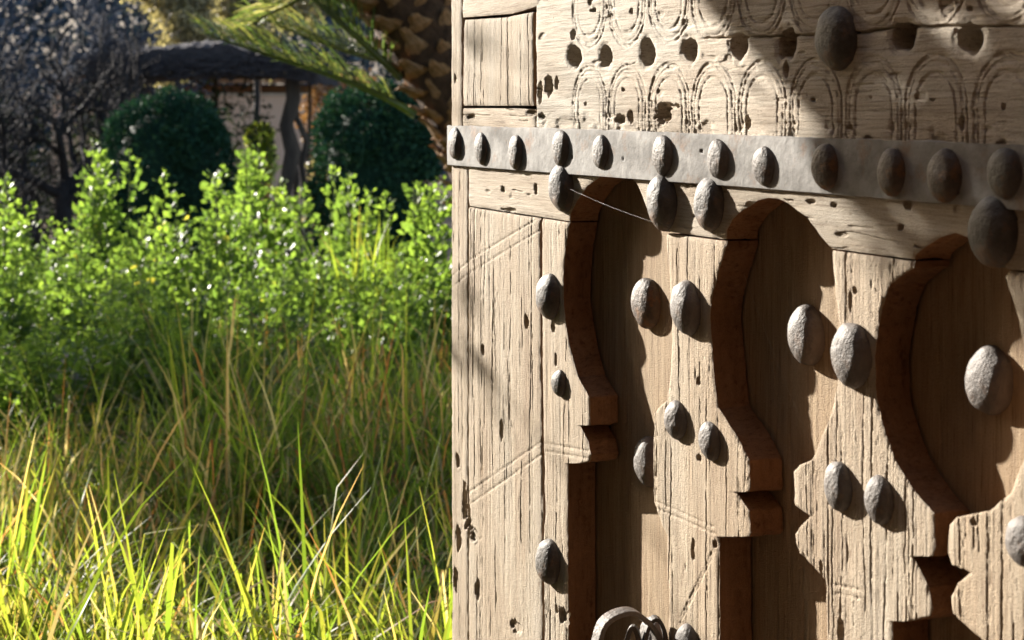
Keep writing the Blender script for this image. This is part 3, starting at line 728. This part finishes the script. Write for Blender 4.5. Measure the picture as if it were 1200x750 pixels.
for row, (d, n, lo, hi) in enumerate([(12.6, 8, 252, 290), (11.8, 7, 255, 305), (11.0, 8, 258, 318), (10.3, 8, 266, 330), (9.6, 10, 270, 340), (9.0, 10, 280, 350), (8.4, 11, 315, 370), (7.9, 9, 345, 392)]):
    for k in range(n):
        px = -60+(k+rs.uniform(.1, .9))*680/n; dd = d+rs.uniform(-.3, .3)
        if row == 7 and px > 190 or row == 6 and px > 330: continue
        yt = rs.uniform(lo, hi)
        put_shrub('t' if rs.rand() < .45 and row < 6 else 'w', px, yt, dd, 'one of the bright green leafy shrubs crowding the sunny bed', 'leafy shrubs filling the bed', wide=rs.uniform(.85, 1.25), seed=int(rs.randint(0, 1000))); cnt += 1

def cloud(n, c, r, leaf, seed, shell=.5, tint=(.1, .9), asp=.5, boxy=1., droop=0.):
    rs = np.random.RandomState(seed); v = unit(rs.normal(0, 1, (n, 3))); v = np.sign(v)*np.abs(v)**boxy
    q = (shell+(1-shell)*rs.rand(n))**(1/2); P = np.array(c)+v*q[:, None]*np.array(r)*(1+.10*vn(v[:, 0]*3+v[:, 2]*2, v[:, 1]*3, seed))[:, None]
    D = unit(rs.normal(0, 1, (n, 3))+v*.8+np.array([0, 0, -droop])); U = unit(np.cross(D, rs.normal(0, 1, (n, 3))))
    ln = leaf*rs.uniform(.5, 1.3, n); V, Fq = leaf_quads(P, D, U, ln, ln*asp)
    cl = .5+.5*vn(P[:, 0]*3, P[:, 2]*3+P[:, 1], seed)
    tv = np.clip(tint[0]+(tint[1]-tint[0])*(rs.rand(n)*.6+cl*.4), 0, .99)
    return V, Fq, np.repeat(tv, 5)
# low cover under the shrubs
A = Acc()
rs = np.random.RandomState(31); n = 16000
y = rs.uniform(7.6, 16, n); x = rs.uniform(-2.9, .5, n)*y/10; z = rs.uniform(0, .38, n)*np.interp(y, [7.6, 9, 13, 16], [.6, 1, 1, .5])
D = unit(rs.normal(0, 1, (n, 3))+np.array([0, 0, .6])); U = unit(np.cross(D, rs.normal(0, 1, (n, 3)))); ln = rs.uniform(.025, .06, n)
V, Fq = leaf_quads(np.stack([x, y, z], -1), D, U, ln, ln*.5); A.add(V, Fq, np.repeat(rs.uniform(0, .6, n), 5))
tag(link('ground_cover', A.mesh('ground_cover', M_SHRUB)), 'low leafy ground cover under the shrubs', 'ground cover', kind='stuff')
# thin upright weeds before the right bush
W = Acc()
W.add(*blades(60, None, (9.3, 9.9), (.95, 1.18), (.010, .018), 61, ([.3, .5], [.5, .5]), (.02, .5), .1, px_lim=(400, 470)))
tag(link('reed_tuft', W.mesh('reed_tuft', M_GRASS)), 'tuft of upright grass leaves in front of the right clipped bush', 'grass', kind='stuff')

# ------------------------------------------------------------------ two clipped bushes
def bush(cx, cy, ct, wpx, d, label, seed, bottom):
    top = at(cx, ct, d).z; x = (cx-600)/F*d; r = wpx/2/F*d; zb = bottom; h = (top-zb)/2
    t = empty('clipped_bush', (x, d, 0)); tag(t, label, 'bush', 'clipped round bushes')
    A = Acc()
    for j, sh in ((0, .82), (1, .6)): A.add(*cloud(7000 if j == 0 else 3000, (0, 0, zb+h), (r, r, h), .055, seed+j, sh, (.0, .95), boxy=.72))
    rs2 = np.random.RandomState(seed+9)
    for k in range(34):
        v = unit(rs2.normal(0, 1, 3)); A.add(*cloud(260, (v[0]*r*.97, v[1]*r*.97, zb+h+v[2]*h*.97), (.11, .11, .09), .055, seed+20+k, .2, (.1, .99)))
    link('foliage', A.mesh('foliage', M_BUSH), t)
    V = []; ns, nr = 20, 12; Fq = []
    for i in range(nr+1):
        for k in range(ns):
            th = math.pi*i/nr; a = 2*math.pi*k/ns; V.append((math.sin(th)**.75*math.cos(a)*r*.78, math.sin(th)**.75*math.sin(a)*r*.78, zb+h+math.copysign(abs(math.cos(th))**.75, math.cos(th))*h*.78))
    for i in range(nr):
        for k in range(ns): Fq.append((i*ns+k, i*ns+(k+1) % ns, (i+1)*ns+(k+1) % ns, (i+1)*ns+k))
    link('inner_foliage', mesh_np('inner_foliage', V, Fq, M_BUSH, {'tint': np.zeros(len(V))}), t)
    V, Fq = tube([(0, 0, -.05), (.02, 0, zb+.3)], [.06, .05], 8); link('trunk', mesh_np('trunk', V, Fq, M_BARKD), t)
bush(197, 170, 112, 150, 16.0, 'dark clipped round bush in front of the pergola, the left one', 200, .35)
bush(436, 170, 103, 134, 14.5, 'dark clipped round bush between pergola and palm trunk, the right one', 240, .35)

# ------------------------------------------------------------------ palm
PD = 10.0
palm = empty('palm_tree', (at(578, 135, PD).x, PD, 0))
tag(palm, 'leaning date palm with shaggy brown trunk and green fronds left of the door', 'palm tree')
def pl_(px, py, dy=0): p = at(px, py, PD); return Vector((p.x-palm.location.x, dy, p.z))
base = [Vector((.04, 0, -.1)), Vector((.035, 0, .5)), pl_(586, 235), pl_(568, 190), pl_(549, 135), pl_(527, 85), pl_(504, 40), pl_(476, -10), pl_(446, -60), pl_(412, -120), pl_(385, -190), pl_(370, -260)]
rad = [.24, .21, .20, .20, .205, .22, .24, .26, .26, .24, .22, .16]
V, Fq = tube(base, rad, 18, rnd=.12, seed=3); link('trunk', mesh_np('trunk', V, Fq, M_PALMB), palm)
# old leaf bases
def boot_mesh(seed):
    rs = np.random.RandomState(seed); V = []; Fq = []
    secs = [(0, .11, .018), (.06, .10, .024), (.11, .075, .018), (.16, .045, .014), (.20, .030, .016)]
    for i, (l, wd, th) in enumerate(secs):
        bend = .5*(l/.19)**2*.05
        for a in np.linspace(0, 2*math.pi, 8, endpoint=False):
            V.append((math.cos(a)*wd*(1+rs.uniform(-.35, .35)), bend+math.sin(a)*th*(1+rs.uniform(-.3, .3))+th, l+rs.uniform(-.02, .02)))
    for i in range(len(secs)-1):
        for k in range(8): Fq.append((i*8+k, i*8+(k+1) % 8, (i+1)*8+(k+1) % 8, (i+1)*8+k))
    e = (len(secs)-1)*8; Fq += [(e, e+1, e+2, e+3), (e, e+3, e+4, e+7), (e+4, e+5, e+6, e+7)]
    return mesh_np('leaf_base', V, Fq, M_BOOT, smooth=False)
boots = [boot_mesh(i) for i in range(4)]
rs = np.random.RandomState(8)
bp = np.array([tuple(p) for p in base]); seg = np.linalg.norm(np.diff(bp, axis=0), axis=1); cum = np.concatenate([[0], np.cumsum(seg)])
s = .1; kk = 0
while s < cum[-1]:
    i = min(np.searchsorted(cum, s)-1, len(seg)-1); f = (s-cum[i])/seg[i]; c = Vector(bp[i]).lerp(Vector(bp[i+1]), f); r = rad[i]*(1-f)+rad[i+1]*f
    d = (Vector(bp[i+1])-Vector(bp[i])).normalized(); a = kk*2.399
    x = d.cross(Vector((0, 1, 0))).normalized(); y = d.cross(x)
    out = (x*math.cos(a)+y*math.sin(a)).normalized()
    side = out.cross(d).normalized()
    tilt = rs.uniform(.15, .95)
    up = (d*math.cos(tilt)+out*math.sin(tilt)).normalized(); nrm = side.cross(up)
    nrm = -nrm if nrm.dot(out) < 0 else nrm
    m = Matrix((side, nrm, up)).transposed().to_4x4(); m.translation = c+out*(r*.86)
    o = link('leaf_base', boots[kk % 4], palm); g_ = rs.uniform(.42, .72); o.matrix_local = m @ Matrix.Diagonal((g_*rs.uniform(.8, 1.2), g_*1.3, g_*rs.uniform(.8, 1.3), 1))
    kk += 1; s += .0132
# fronds
def frond(path, n, lmax, seed, up=Vector((0, 0, 1)), side_open=.9, droop=.25, tint=(.1, .8), width=.012):
    rs = np.random.RandomState(seed); A = Acc(); P = [Vector(p) for p in path]; N_ = len(P)
    V, Fq = tube(P, list(np.linspace(.022, .005, N_)), 6); A.add(V, Fq, np.full(len(V), .6))
    for k in range(n):
        t = .10+.9*k/n; ii = t*(N_-1); i0 = min(int(ii), N_-2); c = P[i0].lerp(P[i0+1], ii-i0); d = (P[i0+1]-P[i0]).normalized()
        sd = d.cross(up).normalized(); nn = sd.cross(d).normalized()
        ln0 = lmax*math.sin(min(1, .25+t*1.1)*math.pi*.5)*(1-.55*max(0, t-.6)/.4)
        for sg in (-1, 1):
            ln = ln0*rs.uniform(.8, 1.1); a = rs.uniform(.5, .8)
            dr = (d*math.cos(a)+sd*sg*math.sin(a)*side_open+nn*rs.uniform(.15, .65)).normalized()
            mid = c+dr*ln*.5; tip = c+dr*ln+Vector((0, 0, -droop*ln*rs.uniform(.2, 1.3)))
            wv = dr.cross(nn+Vector(rs.normal(0, .5, 3))).normalized()*width/2
            vv = [c-wv*.5, c+wv*.5, mid-wv, mid+wv, tip-wv*.1, tip+wv*.1]
            A.add([tuple(v) for v in vv], [(0, 1, 3, 2), (2, 3, 5, 4)], np.full(6, np.clip(rs.uniform(*tint), 0, .99)))
    return A.mesh('frond', M_FROND)
def fr(p0, p1, p2, p3, **kw): return bez(p0, p1, p2, p3, 16)
FR = [((488, 135, -.10), (430, 95, -.15), (350, 78, -.2), (250, 42, -.25), 86, .46, (.25, .85)),
      ((470, 92, -.05), (430, 50, -.2), (390, 20, -.3), (330, -40, -.4), 70, .46, (.1, .7)),
      ((462, 70, .1), (430, 70, .3), (370, 50, .4), (290, 15, .5), 75, .46, (.2, .9)),
      ((455, 40, 0), (420, 0, 0), (370, -20, .1), (310, -5, .1), 67, .46, (.1, .8)),
      ((440, -60, 0), (400, -20, 0), (340, 0, .1), (285, 30, .1), 46, .38, (.3, .95))]
for i, (a, b, c, d, n, lm, tn) in enumerate(FR):
    link('frond', frond(bez(pl_(a[0], a[1], a[2]), pl_(b[0], b[1], b[2]), pl_(c[0], c[1], c[2]), pl_(d[0], d[1], d[2]), 16), n, lm, 300+i, tint=tn), palm)
crown = pl_(370, -255)
cf = [frond(bez((0, 0, 0), (.5, 0, .6), (1.3, 0, .8), (2.1, 0, .0), 14), 46, .5, 350+i, tint=(.1, .7)) for i in range(3)]
for k in range(18):
    o = link('frond', cf[k % 3], palm, crown); o.rotation_euler = (rs.uniform(-.2, .2), rs.uniform(-.55, .55)-.1, k*2.399)

# ------------------------------------------------------------------ trees
def branch_tree(seed, H, r0, levels, spread, nchild, twig_r, upbias=.25, lenf=.68, tmin=.35):
    rs = np.random.RandomState(seed); A = Acc(); tips = []
    def go(p, d, ln, r, lv):
        n = 5 if lv < levels-1 else 3; path = [p]; q = p; dd = d
        for i in range(n):
            dd = (dd+Vector(rs.normal(0, .16, 3))+Vector((0, 0, upbias*.12))).normalized(); q = q+dd*ln/n; path.append(q)
        rr = list(np.linspace(r, max(r*.6, twig_r), n+1)); sd = 8 if lv == 0 else 5 if lv < 3 else 3
        V, Fq = tube(path, rr, sd, cap=(lv == 0)); A.add(V, Fq)
        if lv >= levels: tips.append(q); return
        for c in range(nchild[min(lv, len(nchild)-1)]):
            t = rs.uniform(tmin if lv == 0 else .35, 1); ii = t*n; i0 = min(int(ii), n-1); pp = path[i0].lerp(path[i0+1], ii-i0)
            nd = (dd*.55+Vector(rs.normal(0, spread, 3))+Vector((0, 0, upbias))).normalized()
            go(pp, nd, ln*lenf*rs.uniform(.75, 1.2), max(r*.6*rs.uniform(.7, 1), twig_r), lv+1)
    go(Vector((0, 0, -.1)), Vector((rs.normal(0, .12), 0, 1)).normalized(), H, r0, 0)
    return A, tips
def tips_leaves(tips, per, r, leaf, seed, tint=(.1, .9), droop=0., asp=.5):
    B = Acc(); rs = np.random.RandomState(seed)
    T_ = np.array([tuple(t) for t in tips]); n = len(T_)*per
    P = np.repeat(T_, per, 0)+rs.normal(0, r, (n, 3))+np.array([0, 0, -droop])*rs.rand(n)[:, None]
    D = unit(rs.normal(0, 1, (n, 3))+np.array([0, 0, -droop*2])); U = unit(np.cross(D, rs.normal(0, 1, (n, 3)))); ln = leaf*rs.uniform(.6, 1.3, n)
    V, Fq = leaf_quads(P, D, U, ln, ln*asp); B.add(V, Fq, np.repeat(rs.uniform(*tint, n), 5)); return B
def tree(name, px, d, label, seed, H, r0, levels, spread, nch, twig, wood, leafm=None, per=0, lr=.1, leaf=.05, tint=(.1, .9), droop=0., upb=.25, lenf=.68, group=None, asp=.5, x=None, tmin=.35):
    t = empty(name, ((px-600)/F*d if x is None else x, d, 0), seed*1.3); tag(t, label, 'tree', group)
    A, tips = branch_tree(seed, H, r0, levels, spread, nch, twig, upb, lenf, tmin)
    link('trunk', A.mesh('trunk', wood), t)
    if leafm: link('crown', tips_leaves(tips, per, lr, leaf, seed+1, tint, droop, asp).mesh('crown', leafm), t)
    return t
tree('twiggy_tree', 78, 17.5, 'dark bare branching tree with a forked trunk, just left of the pergola', 401, 1.15, .12, 5, .5, [5, 4, 4, 3, 3], .005, M_BARKD, None, 1, .10, .05, (.0, .9), upb=.30, lenf=.72)
tree('twiggy_tree', 15, 16.5, 'dark bare branching tree cut by the left border of the picture', 407, 1.1, .11, 5, .5, [5, 4, 4, 3, 3], .006, M_BARKD, None, 1, .10, .05, (.0, .8), upb=.25, lenf=.80)
tree('twiggy_tree', 45, 21.5, 'grey twiggy bare tree behind the two dark trunks at the left', 413, 1.5, .09, 5, .6, [5, 4, 4, 4, 3], .008, M_TWIG, None, 2, .12, .06, (.1, .9), upb=.25, lenf=.80)
tree('twiggy_tree', 112, 26, 'grey twiggy tree rising behind the left end of the pergola roof', 419, 2.0, .10, 5, .5, [5, 4, 4, 3, 3], .009, M_TWIG, None, 2, .15, .07, (.1, .9), upb=.3, lenf=.62)
tree('acacia_tree', 222, 23, 'slim tree with drooping golden leaves above the pergola roof', 431, 3.05, .05, 4, .6, [7, 5, 4, 2], .006, M_BARKD, M_GOLD, 40, .09, .07, (.1, .95), droop=.30, upb=.12, lenf=.22, tmin=.95)
tree('acacia_tree', 296, 24.5, 'second tree with drooping golden leaves, farther right behind the palm fronds', 437, 3.3, .05, 4, .6, [7, 5, 4, 2], .006, M_BARKD, M_GOLD, 36, .09, .07, (.1, .95), droop=.30, upb=.12, lenf=.18, tmin=.95)
# dark hedge left, under the twiggy trees
hd = empty('dark_hedge', (-4.9, 19.5, 0)); tag(hd, 'dark shaded hedge behind the bare trees at the left', 'hedge')
A = Acc()
for i in range(16): A.add(*cloud(900, (-3.2+i*.34, (i % 3)*.5, .6+.25*(i % 4)), (.55, .5, .75), .07, 500+i, .3, (.0, .8)))
link('foliage', A.mesh('foliage', M_DIM), hd)
# far wood closing the view
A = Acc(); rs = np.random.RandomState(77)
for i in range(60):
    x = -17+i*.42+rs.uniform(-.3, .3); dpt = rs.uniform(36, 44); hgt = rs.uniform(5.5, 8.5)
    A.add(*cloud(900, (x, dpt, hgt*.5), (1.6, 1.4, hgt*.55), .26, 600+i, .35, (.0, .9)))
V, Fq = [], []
tag(link('far_wood', A.mesh('far_wood', M_FAR)), 'far wood closing the view behind the garden, blue grey haze in its leaf colour', 'wood', kind='stuff')
# orange creeper over the wall at the right of the pergola
cr = empty('creeper', at(392, 135, 23.5)*1.0); cr.location.z = 0; tag(cr, 'rusty orange creeper hanging between the pergola and the right bush', 'creeper')
A = Acc()
for i in range(9): A.add(*cloud(260, (-.3+.1*i, 0, 1.55+.09*(i % 4)), (.22, .2, .35), .07, 700+i, .2, (.0, .95)))
link('foliage', A.mesh('foliage', M_ORANGE), cr)
V, Fq = tube([(0, 0, -.05), (.03, 0, .8), (0, .02, 1.5)], [.03, .025, .02], 6); link('stem', mesh_np('stem', V, Fq, M_BARKD), cr)

# ------------------------------------------------------------------ pergola
PGD = 19.0
pg = empty('pergola', (at(240, 135, PGD).x, PGD, 0)); tag(pg, 'dark pergola with thatched roof on crooked posts, behind the left clipped bush', 'pergola')
def pp(px, py, dy=0, d=PGD): p = at(px, py, d+dy); return Vector((p.x-pg.location.x, dy, p.z))
A = Acc()
rs = np.random.RandomState(4)
nx, nyy = 90, 16
xs = np.linspace(pp(108, 80).x, pp(372, 80).x, nx); ys = np.linspace(-.2, 2.3, nyy)
XX, YY = np.meshgrid(xs, ys)
e = np.abs((XX-xs.mean())/(xs[-1]-xs[0])*2)
ztop = pp(0, 58).z-.20*e**2.5; zc = ztop+.05*fbm(XX*3, YY*3, 5, 3)+.03*fbm(XX*14, YY*14, 6, 2)+.09*np.sin((YY+.2)/2.5*math.pi)
idx = np.arange(XX.size).reshape(XX.shape)
Fq = np.stack([idx[:-1, :-1], idx[:-1, 1:], idx[1:, 1:], idx[1:, :-1]], -1).reshape(-1, 4)
A.add(np.stack([XX, YY, zc], -1).reshape(-1, 3), Fq)
zl = pp(0, 86).z-.10*e**3+.03*fbm(XX*5, YY*5, 9, 2)
A.add(np.stack([XX, YY, zl], -1).reshape(-1, 3), Fq[:, ::-1])
bd = np.concatenate([idx[0], idx[1:, -1], idx[-1, ::-1][1:], idx[::-1, 0][1:]])
tp = np.stack([XX, YY, zc], -1).reshape(-1, 3)[bd]; lo = np.stack([XX, YY, zl], -1).reshape(-1, 3)[bd]; n = len(bd)
A.add(np.vstack([tp, lo]), [(i, i+1, n+i+1, n+i) for i in range(n-1)])
for i in range(1500):   # loose straws
    x = rs.uniform(xs[0]-.05, xs[-1]+.05); y = rs.choice([rs.uniform(-.32, -.1), rs.uniform(0, 2.2)]); z0 = rs.uniform(pp(0, 88).z, pp(0, 64).z) if y < 0 else pp(0, 65).z
    d = Vector((rs.normal(0, 1), rs.normal(0, .25), rs.normal(-.1, .35))).normalized()*rs.uniform(.1, .32); p = Vector((x, y, z0)); q = p+d; wv = Vector((0, 0, rs.uniform(.005, .011)))
    A.add([tuple(p-wv), tuple(p+wv), tuple(q+wv*.4), tuple(q-wv*.4)], [(0, 1, 2, 3)])
link('thatched_roof', A.mesh('thatched_roof', M_THATCH), pg)
def post(px0, px1, w_px, y0=86, dy=0, crook=.03, seed=0, fork=False):
    rs = np.random.RandomState(seed); d = PGD+dy; a = pp(px0, y0, dy); b = pp(px1, 250, dy); b.z = -.1
    path = [a.lerp(b, t)+Vector((rs.normal(0, crook), 0, 0))*(0 < t < 1) for t in np.linspace(0, 1, 9)]
    V, Fq = tube(path, [w_px/2/F*d*(1+.25*rs.rand()) for _ in path], 9, rnd=.15, seed=seed); link('post', mesh_np('post', V, Fq, M_POST), pg)
post(129, 131, 8, seed=1); post(120, 124, 5, dy=1.9, seed=2); post(252.5, 254, 5, seed=3, dy=1.9, crook=.01); post(342, 336, 16, seed=4, crook=.045); post(346, 368, 7, y0=110, seed=5, dy=.1, crook=.03)
post(362, 364, 3.5, seed=6, dy=1.9, crook=.01); post(341, 356, 6, y0=140, dy=.35, seed=7)
for py, dy in ((88, -.1), (86, 1.1), (86, 2.15)):
    path = [pp(110+t*262, py+(.8*math.sin(t*9)), dy) for t in np.linspace(0, 1, 12)]
    V, Fq = tube(path, [.035]*12, 8, rnd=.2, seed=int(dy*10)+5); link('beam', mesh_np('beam', V, Fq, M_POST), pg)
for k in range(10):
    a = pp(118+k*27, 85, -.3); b = Vector((a.x, 2.4, a.z-.01)); V, Fq = tube([a, (a+b)/2, b], [.022]*3, 6); link('rafter', mesh_np('rafter', V, Fq, M_POST), pg)

# ------------------------------------------------------------------ building and walls behind
WD = 27.0
def wpt(px, py, d=WD): return at(px, py, d)
bd_ = empty('pink_building', (wpt(250, 135).x, WD, 0)); tag(bd_, 'low pinkish plastered building with a long shaded opening, seen under the pergola roof', 'building')
def wbox(name, px0, px1, py0, py1, y0, y1, mat, root, d=WD, zlow=None):
    a = wpt(px0, py0, d); b = wpt(px1, py1, d); z0 = b.z if zlow is None else zlow
    V, Fq = box_np(a.x-root.location.x, b.x-root.location.x, y0, y1, z0, a.z)
    o = link(name, mesh_np(name, V, Fq, mat, smooth=False), root); bv = o.modifiers.new('bevel', 'BEVEL'); bv.width = .012; bv.segments = 1; return o
wbox('wall', 60, 378, 112, 0, 0, .3, M_PLAST, bd_, zlow=-.1)
wbox('coping', 58, 380, 109.2, 112.3, -.03, .33, M_LEDGE, bd_)
wbox('back_wall', 58, 378, 97, 0, 1.9, 2.1, M_PLAST2, bd_, zlow=0)
for a, b in ((197, 206), (296, 303), (372, 380), (100, 108)): wbox('pier', a, b, 97, 109.4, .02, .28, M_PLAST, bd_)
wbox('lintel', 58, 382, 92, 97.2, -.05, .35, M_PLAST, bd_)
wbox('roof', 54, 386, 88, 92.2, -.3, 2.5, M_PLAST2, bd_)
A = Acc()
for i in range(5): A.add(*cloud(70, (wpt(212+i*9, 90).x-bd_.location.x, -.1, wpt(0, 92).z), (.12, .1, .05), .06, 800+i, .1, (.4, .99)))
link('trailing_plant', A.mesh('trailing_plant', M_SHRUB), bd_)
# pots and the yellow ball plant
def pot(px, py_top, hpx, wpx, d, label):
    p = wpt(px, py_top, d); h = hpx/F*d; r = wpx/2/F*d; V = []; Fq = []
    t = empty('terracotta_pot', (p.x, d, p.z-h)); tag(t, label, 'pot')
    prof = [(.0, .0), (.62, 0), (.8, .45), (.92, .85), (1.05, .86), (1.05, 1), (.9, 1), (.82, .9), (0, .88)]
    for rr, zz in prof:
        for k in range(20): a = 2*math.pi*k/20; V.append((math.cos(a)*rr*r, math.sin(a)*rr*r, zz*h))
    for i in range(len(prof)-1):
        for k in range(20): Fq.append((i*20+k, i*20+(k+1) % 20, (i+1)*20+(k+1) % 20, (i+1)*20+k))
    link('pot_body', mesh_np('pot_body', V, Fq, M_TERRA), t)
    return t
gz = at(0, 0, 21)
pot(368, 175, 92, 11, 21, 'tall orange terracotta jar between the crooked post and the right bush')
pot(313, 160, 110, 14, 20.6, 'terracotta pot beside the yellow green ball plant under the pergola')
yb = empty('ball_plant', (at(304, 0, 20.2).x, 20.2, 0)); tag(yb, 'yellow green round plant glowing in the sun under the pergola', 'plant')
A = Acc(); A.add(*cloud(1500, (0, 0, at(0, 160, 20.2).z), (.15, .15, .15), .045, 900, .4, (.7, .99))); A.add(*cloud(900, (.02, 0, at(0, 190, 20.2).z), (.17, .17, .26), .05, 901, .2, (.3, .8)))
link('foliage', A.mesh('foliage', M_SHRUB), yb)
V, Fq = tube([(0, 0, -.05), (0, 0, 1.2)], [.03, .02], 6); link('stem', mesh_np('stem', V, Fq, M_BARKD), yb)
# olive toned low plants behind the ball bushes
for i, (px, d, yt, lab) in enumerate(((385, 20.5, 178, 'pale low plant beside the terracotta jar'), (110, 24.0, 128, 'dry brown shrub against the pink wall at the left'))):
    t = empty('low_plant', (at(px, 0, d).x, d, 0)); tag(t, lab, 'plant'); z = at(0, yt, d).z
    A = Acc(); A.add(*cloud(1300, (0, 0, z*.55), (.3, .3, z*.5), .06, 950+i, .2, (.1, .9))); link('foliage', A.mesh('foliage', M_DIM if i == 1 else M_GOLD), t)

# stones in the bed
def stone(px, py, d, w_, h_, lab, seed):
    rs = np.random.RandomState(seed); V = []; Fq = []; ns, nr = 12, 7
    for i in range(nr+1):
        for k in range(ns):
            th = math.pi*i/nr; a = 2*math.pi*k/ns; v = Vector((math.sin(th)*math.cos(a), math.sin(th)*math.sin(a), math.cos(th))); q = 1+.25*mnoise.noise(v*1.7+Vector((seed, 0, 0)))
            V.append((v.x*w_*q, v.y*w_*.8*q, v.z*h_*q))
    for i in range(nr):
        for k in range(ns): Fq.append((i*ns+k, i*ns+(k+1) % ns, (i+1)*ns+(k+1) % ns, (i+1)*ns+k))
    p = at(px, py, d); o = link('garden_stone', mesh_np('garden_stone', V, Fq, M_STONE), None, p); tag(o, lab, 'stone'); return o
stone(83, 410, 7.95, (.13), .29, 'pinkish boulder half hidden among leaves at the left edge of the bed', 3).location.z = .31

def qs(q, s_): return (.754*q-.657*s_, .657*q+.754*s_)     # q across the sunlight, s_ towards the sun
th = empty('sky_block_hedge', (*qs(.45, 4.2), 0)); tag(th, 'unseen tall dark clipped hedge added to keep sky light off the door', 'hedge')  # hedge added out of view, blocks sky fill on the door
A = Acc(); rs = np.random.RandomState(51)
for i in range(20):
    for j in range(6):
        x, y = qs(.45, 1.9+i*.36); A.add(*cloud(330, (x-th.location.x, y-th.location.y, .35+j*.7), (.34, .34, .48), .06, 1100+i*6+j, .5, (.0, .8)))
link('foliage', A.mesh('foliage', M_BUSH), th)
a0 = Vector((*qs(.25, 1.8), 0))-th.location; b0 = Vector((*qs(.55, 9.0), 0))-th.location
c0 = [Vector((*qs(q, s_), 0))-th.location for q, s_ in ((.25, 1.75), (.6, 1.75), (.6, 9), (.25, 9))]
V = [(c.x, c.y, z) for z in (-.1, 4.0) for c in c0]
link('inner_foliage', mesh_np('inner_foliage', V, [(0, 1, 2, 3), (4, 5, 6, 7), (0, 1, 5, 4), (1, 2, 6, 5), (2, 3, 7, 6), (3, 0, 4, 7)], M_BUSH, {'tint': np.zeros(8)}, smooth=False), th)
ut = empty('grass_shade_tree', (*qs(4.2, 16.2), 0)); tag(ut, 'unseen flat crowned tree added left of the bed to shade the middle of the grass', 'tree')  # tree added out of view, crown shaped to shade the mid grass
A = Acc(); tp_ = []
V, Fq = tube([(0, 0, -.1), (.1, .05, 1.2), (0, .1, 2.4), (.05, 0, 3.5)], [.12, .10, .09, .07], 10, rnd=.1); A.add(V, Fq)
B = Acc(); rs = np.random.RandomState(53)
for i in range(100):
    q = 2.5+rs.rand()*2.9; s_ = 16.2+rs.uniform(-.5, .5); x, y = qs(q, s_); z = rs.uniform(3.78, 4.46)
    c = (x-ut.location.x, y-ut.location.y, z); V, Fq = tube([(.05, 0, 3.2), (c[0]*.5, c[1]*.5, 3.5), c], [.03, .02, .006], 5); A.add(V, Fq)
    B.add(*cloud(420, c, (.26, .26, .13), .05, 1300+i, .1, (.1, .9)))
link('trunk', A.mesh('trunk', M_BARKD), ut); link('crown', B.mesh('crown', M_DIM), ut)

# ------------------------------------------------------------------ the tree left of the frame whose limbs shade the upper right of the door
tx, ty = -3.35, 5.2
st = empty('shade_tree', (tx, ty, 0)); tag(st, 'leafy tree beside the path whose limb shades the upper right of the door', 'tree')
def sunward(px, py, t): x, y, z = door_world(px, py); return Vector((float(x), float(y), float(z)))+SUN*t-Vector((tx, ty, 0))
A = Acc()
V, Fq = tube([(0, 0, -.1), (.05, 0, 1), (.0, .05, 2), (.1, 0, 3), (.2, .1, 4)], [.14, .12, .11, .09, .06], 12, rnd=.1); A.add(V, Fq)
TT = 2.6
limb = [Vector((.03, 0, 2.6)), Vector((.7, -.35, 2.95)), sunward(800, -60, TT)+Vector((0, 0, .02)), sunward(852, 5, TT), sunward(905, 55, TT), sunward(968, 118, TT), sunward(1040, 175, TT), sunward(1110, 235, TT), sunward(1185, 275, TT), sunward(1290, 330, TT)]
V, Fq = tube(limb, [.05, .04, .032, .026, .026, .030, .032, .027, .02, .012], 9, rnd=.12); A.add(V, Fq)
side_pts = [(1000, 20), (1085, -5), (1150, 70), (1195, 150), (1130, 215), (1190, 235), (940, -10), (1060, -30), (1200, 20)]
tips = []
for i, (px, py) in enumerate(side_pts):
    b = sunward(px, py, TT+.15); a = limb[4+min(i % 4, 3)]; m_ = (a+b)/2+Vector((0, 0, .03))
    V, Fq = tube([a, m_, b], [.009, .006, .003], 5); A.add(V, Fq); tips += [m_, b, (m_+b)/2]
# twigs reaching the left edge's dapples
for px, py in ((536, 40), (556, 95), (541, 395), (560, 420)):
    b = sunward(px, py, 3.9); a = Vector((.1, 0, 3.2)) if py < 200 else Vector((.05, 0, 2.2)); m_ = (a+b)/2
    V, Fq = tube([a, m_, b], [.015, .006, .0025], 5); A.add(V, Fq)
link('trunk', A.mesh('trunk', M_BARKD), st)
B = Acc(); rs = np.random.RandomState(15)
spots = [(1010, 5, 26, .035), (1080, 15, 24, .04), (1150, 20, 22, .04), (1200, 70, 5, .04), (1180, 215, 30, .035), (1120, 255, 26, .03), (1060, 215, 20, .03), (1215, 110, 3, .04), (980, 140, 10, .02), (1230, 250, 20, .04), (1010, 90, 5, .02),
         (545, 60, 5, .03), (550, 110, 4, .03), (545, 385, 6, .02), (555, 430, 5, .025)]
for px, py, n, r in spots:
    if px > 600: n = int(n*1.25); r *= 1.1
    c = sunward(px, py, TT if px > 600 else 3.9); P = np.array(c)+rs.normal(0, r, (n, 3)); D = unit(rs.normal(0, 1, (n, 3))); U = unit(np.cross(D, rs.normal(0, 1, (n, 3)))); ln = rs.uniform(.035, .07, n)
    V, Fq = leaf_quads(P, D, U, ln, ln*.6); B.add(V, Fq, np.repeat(rs.uniform(.1, .8, n), 5))
for i in range(14):
    a = rs.uniform(0, 6.28); B.add(*cloud(500, (math.cos(a)*.6-.3, math.sin(a)*.6, 3.6+rs.uniform(-.3, .9)), (.5, .5, .4), .06, 1000+i, .2))
link('crown', B.mesh('crown', M_DIM), st)
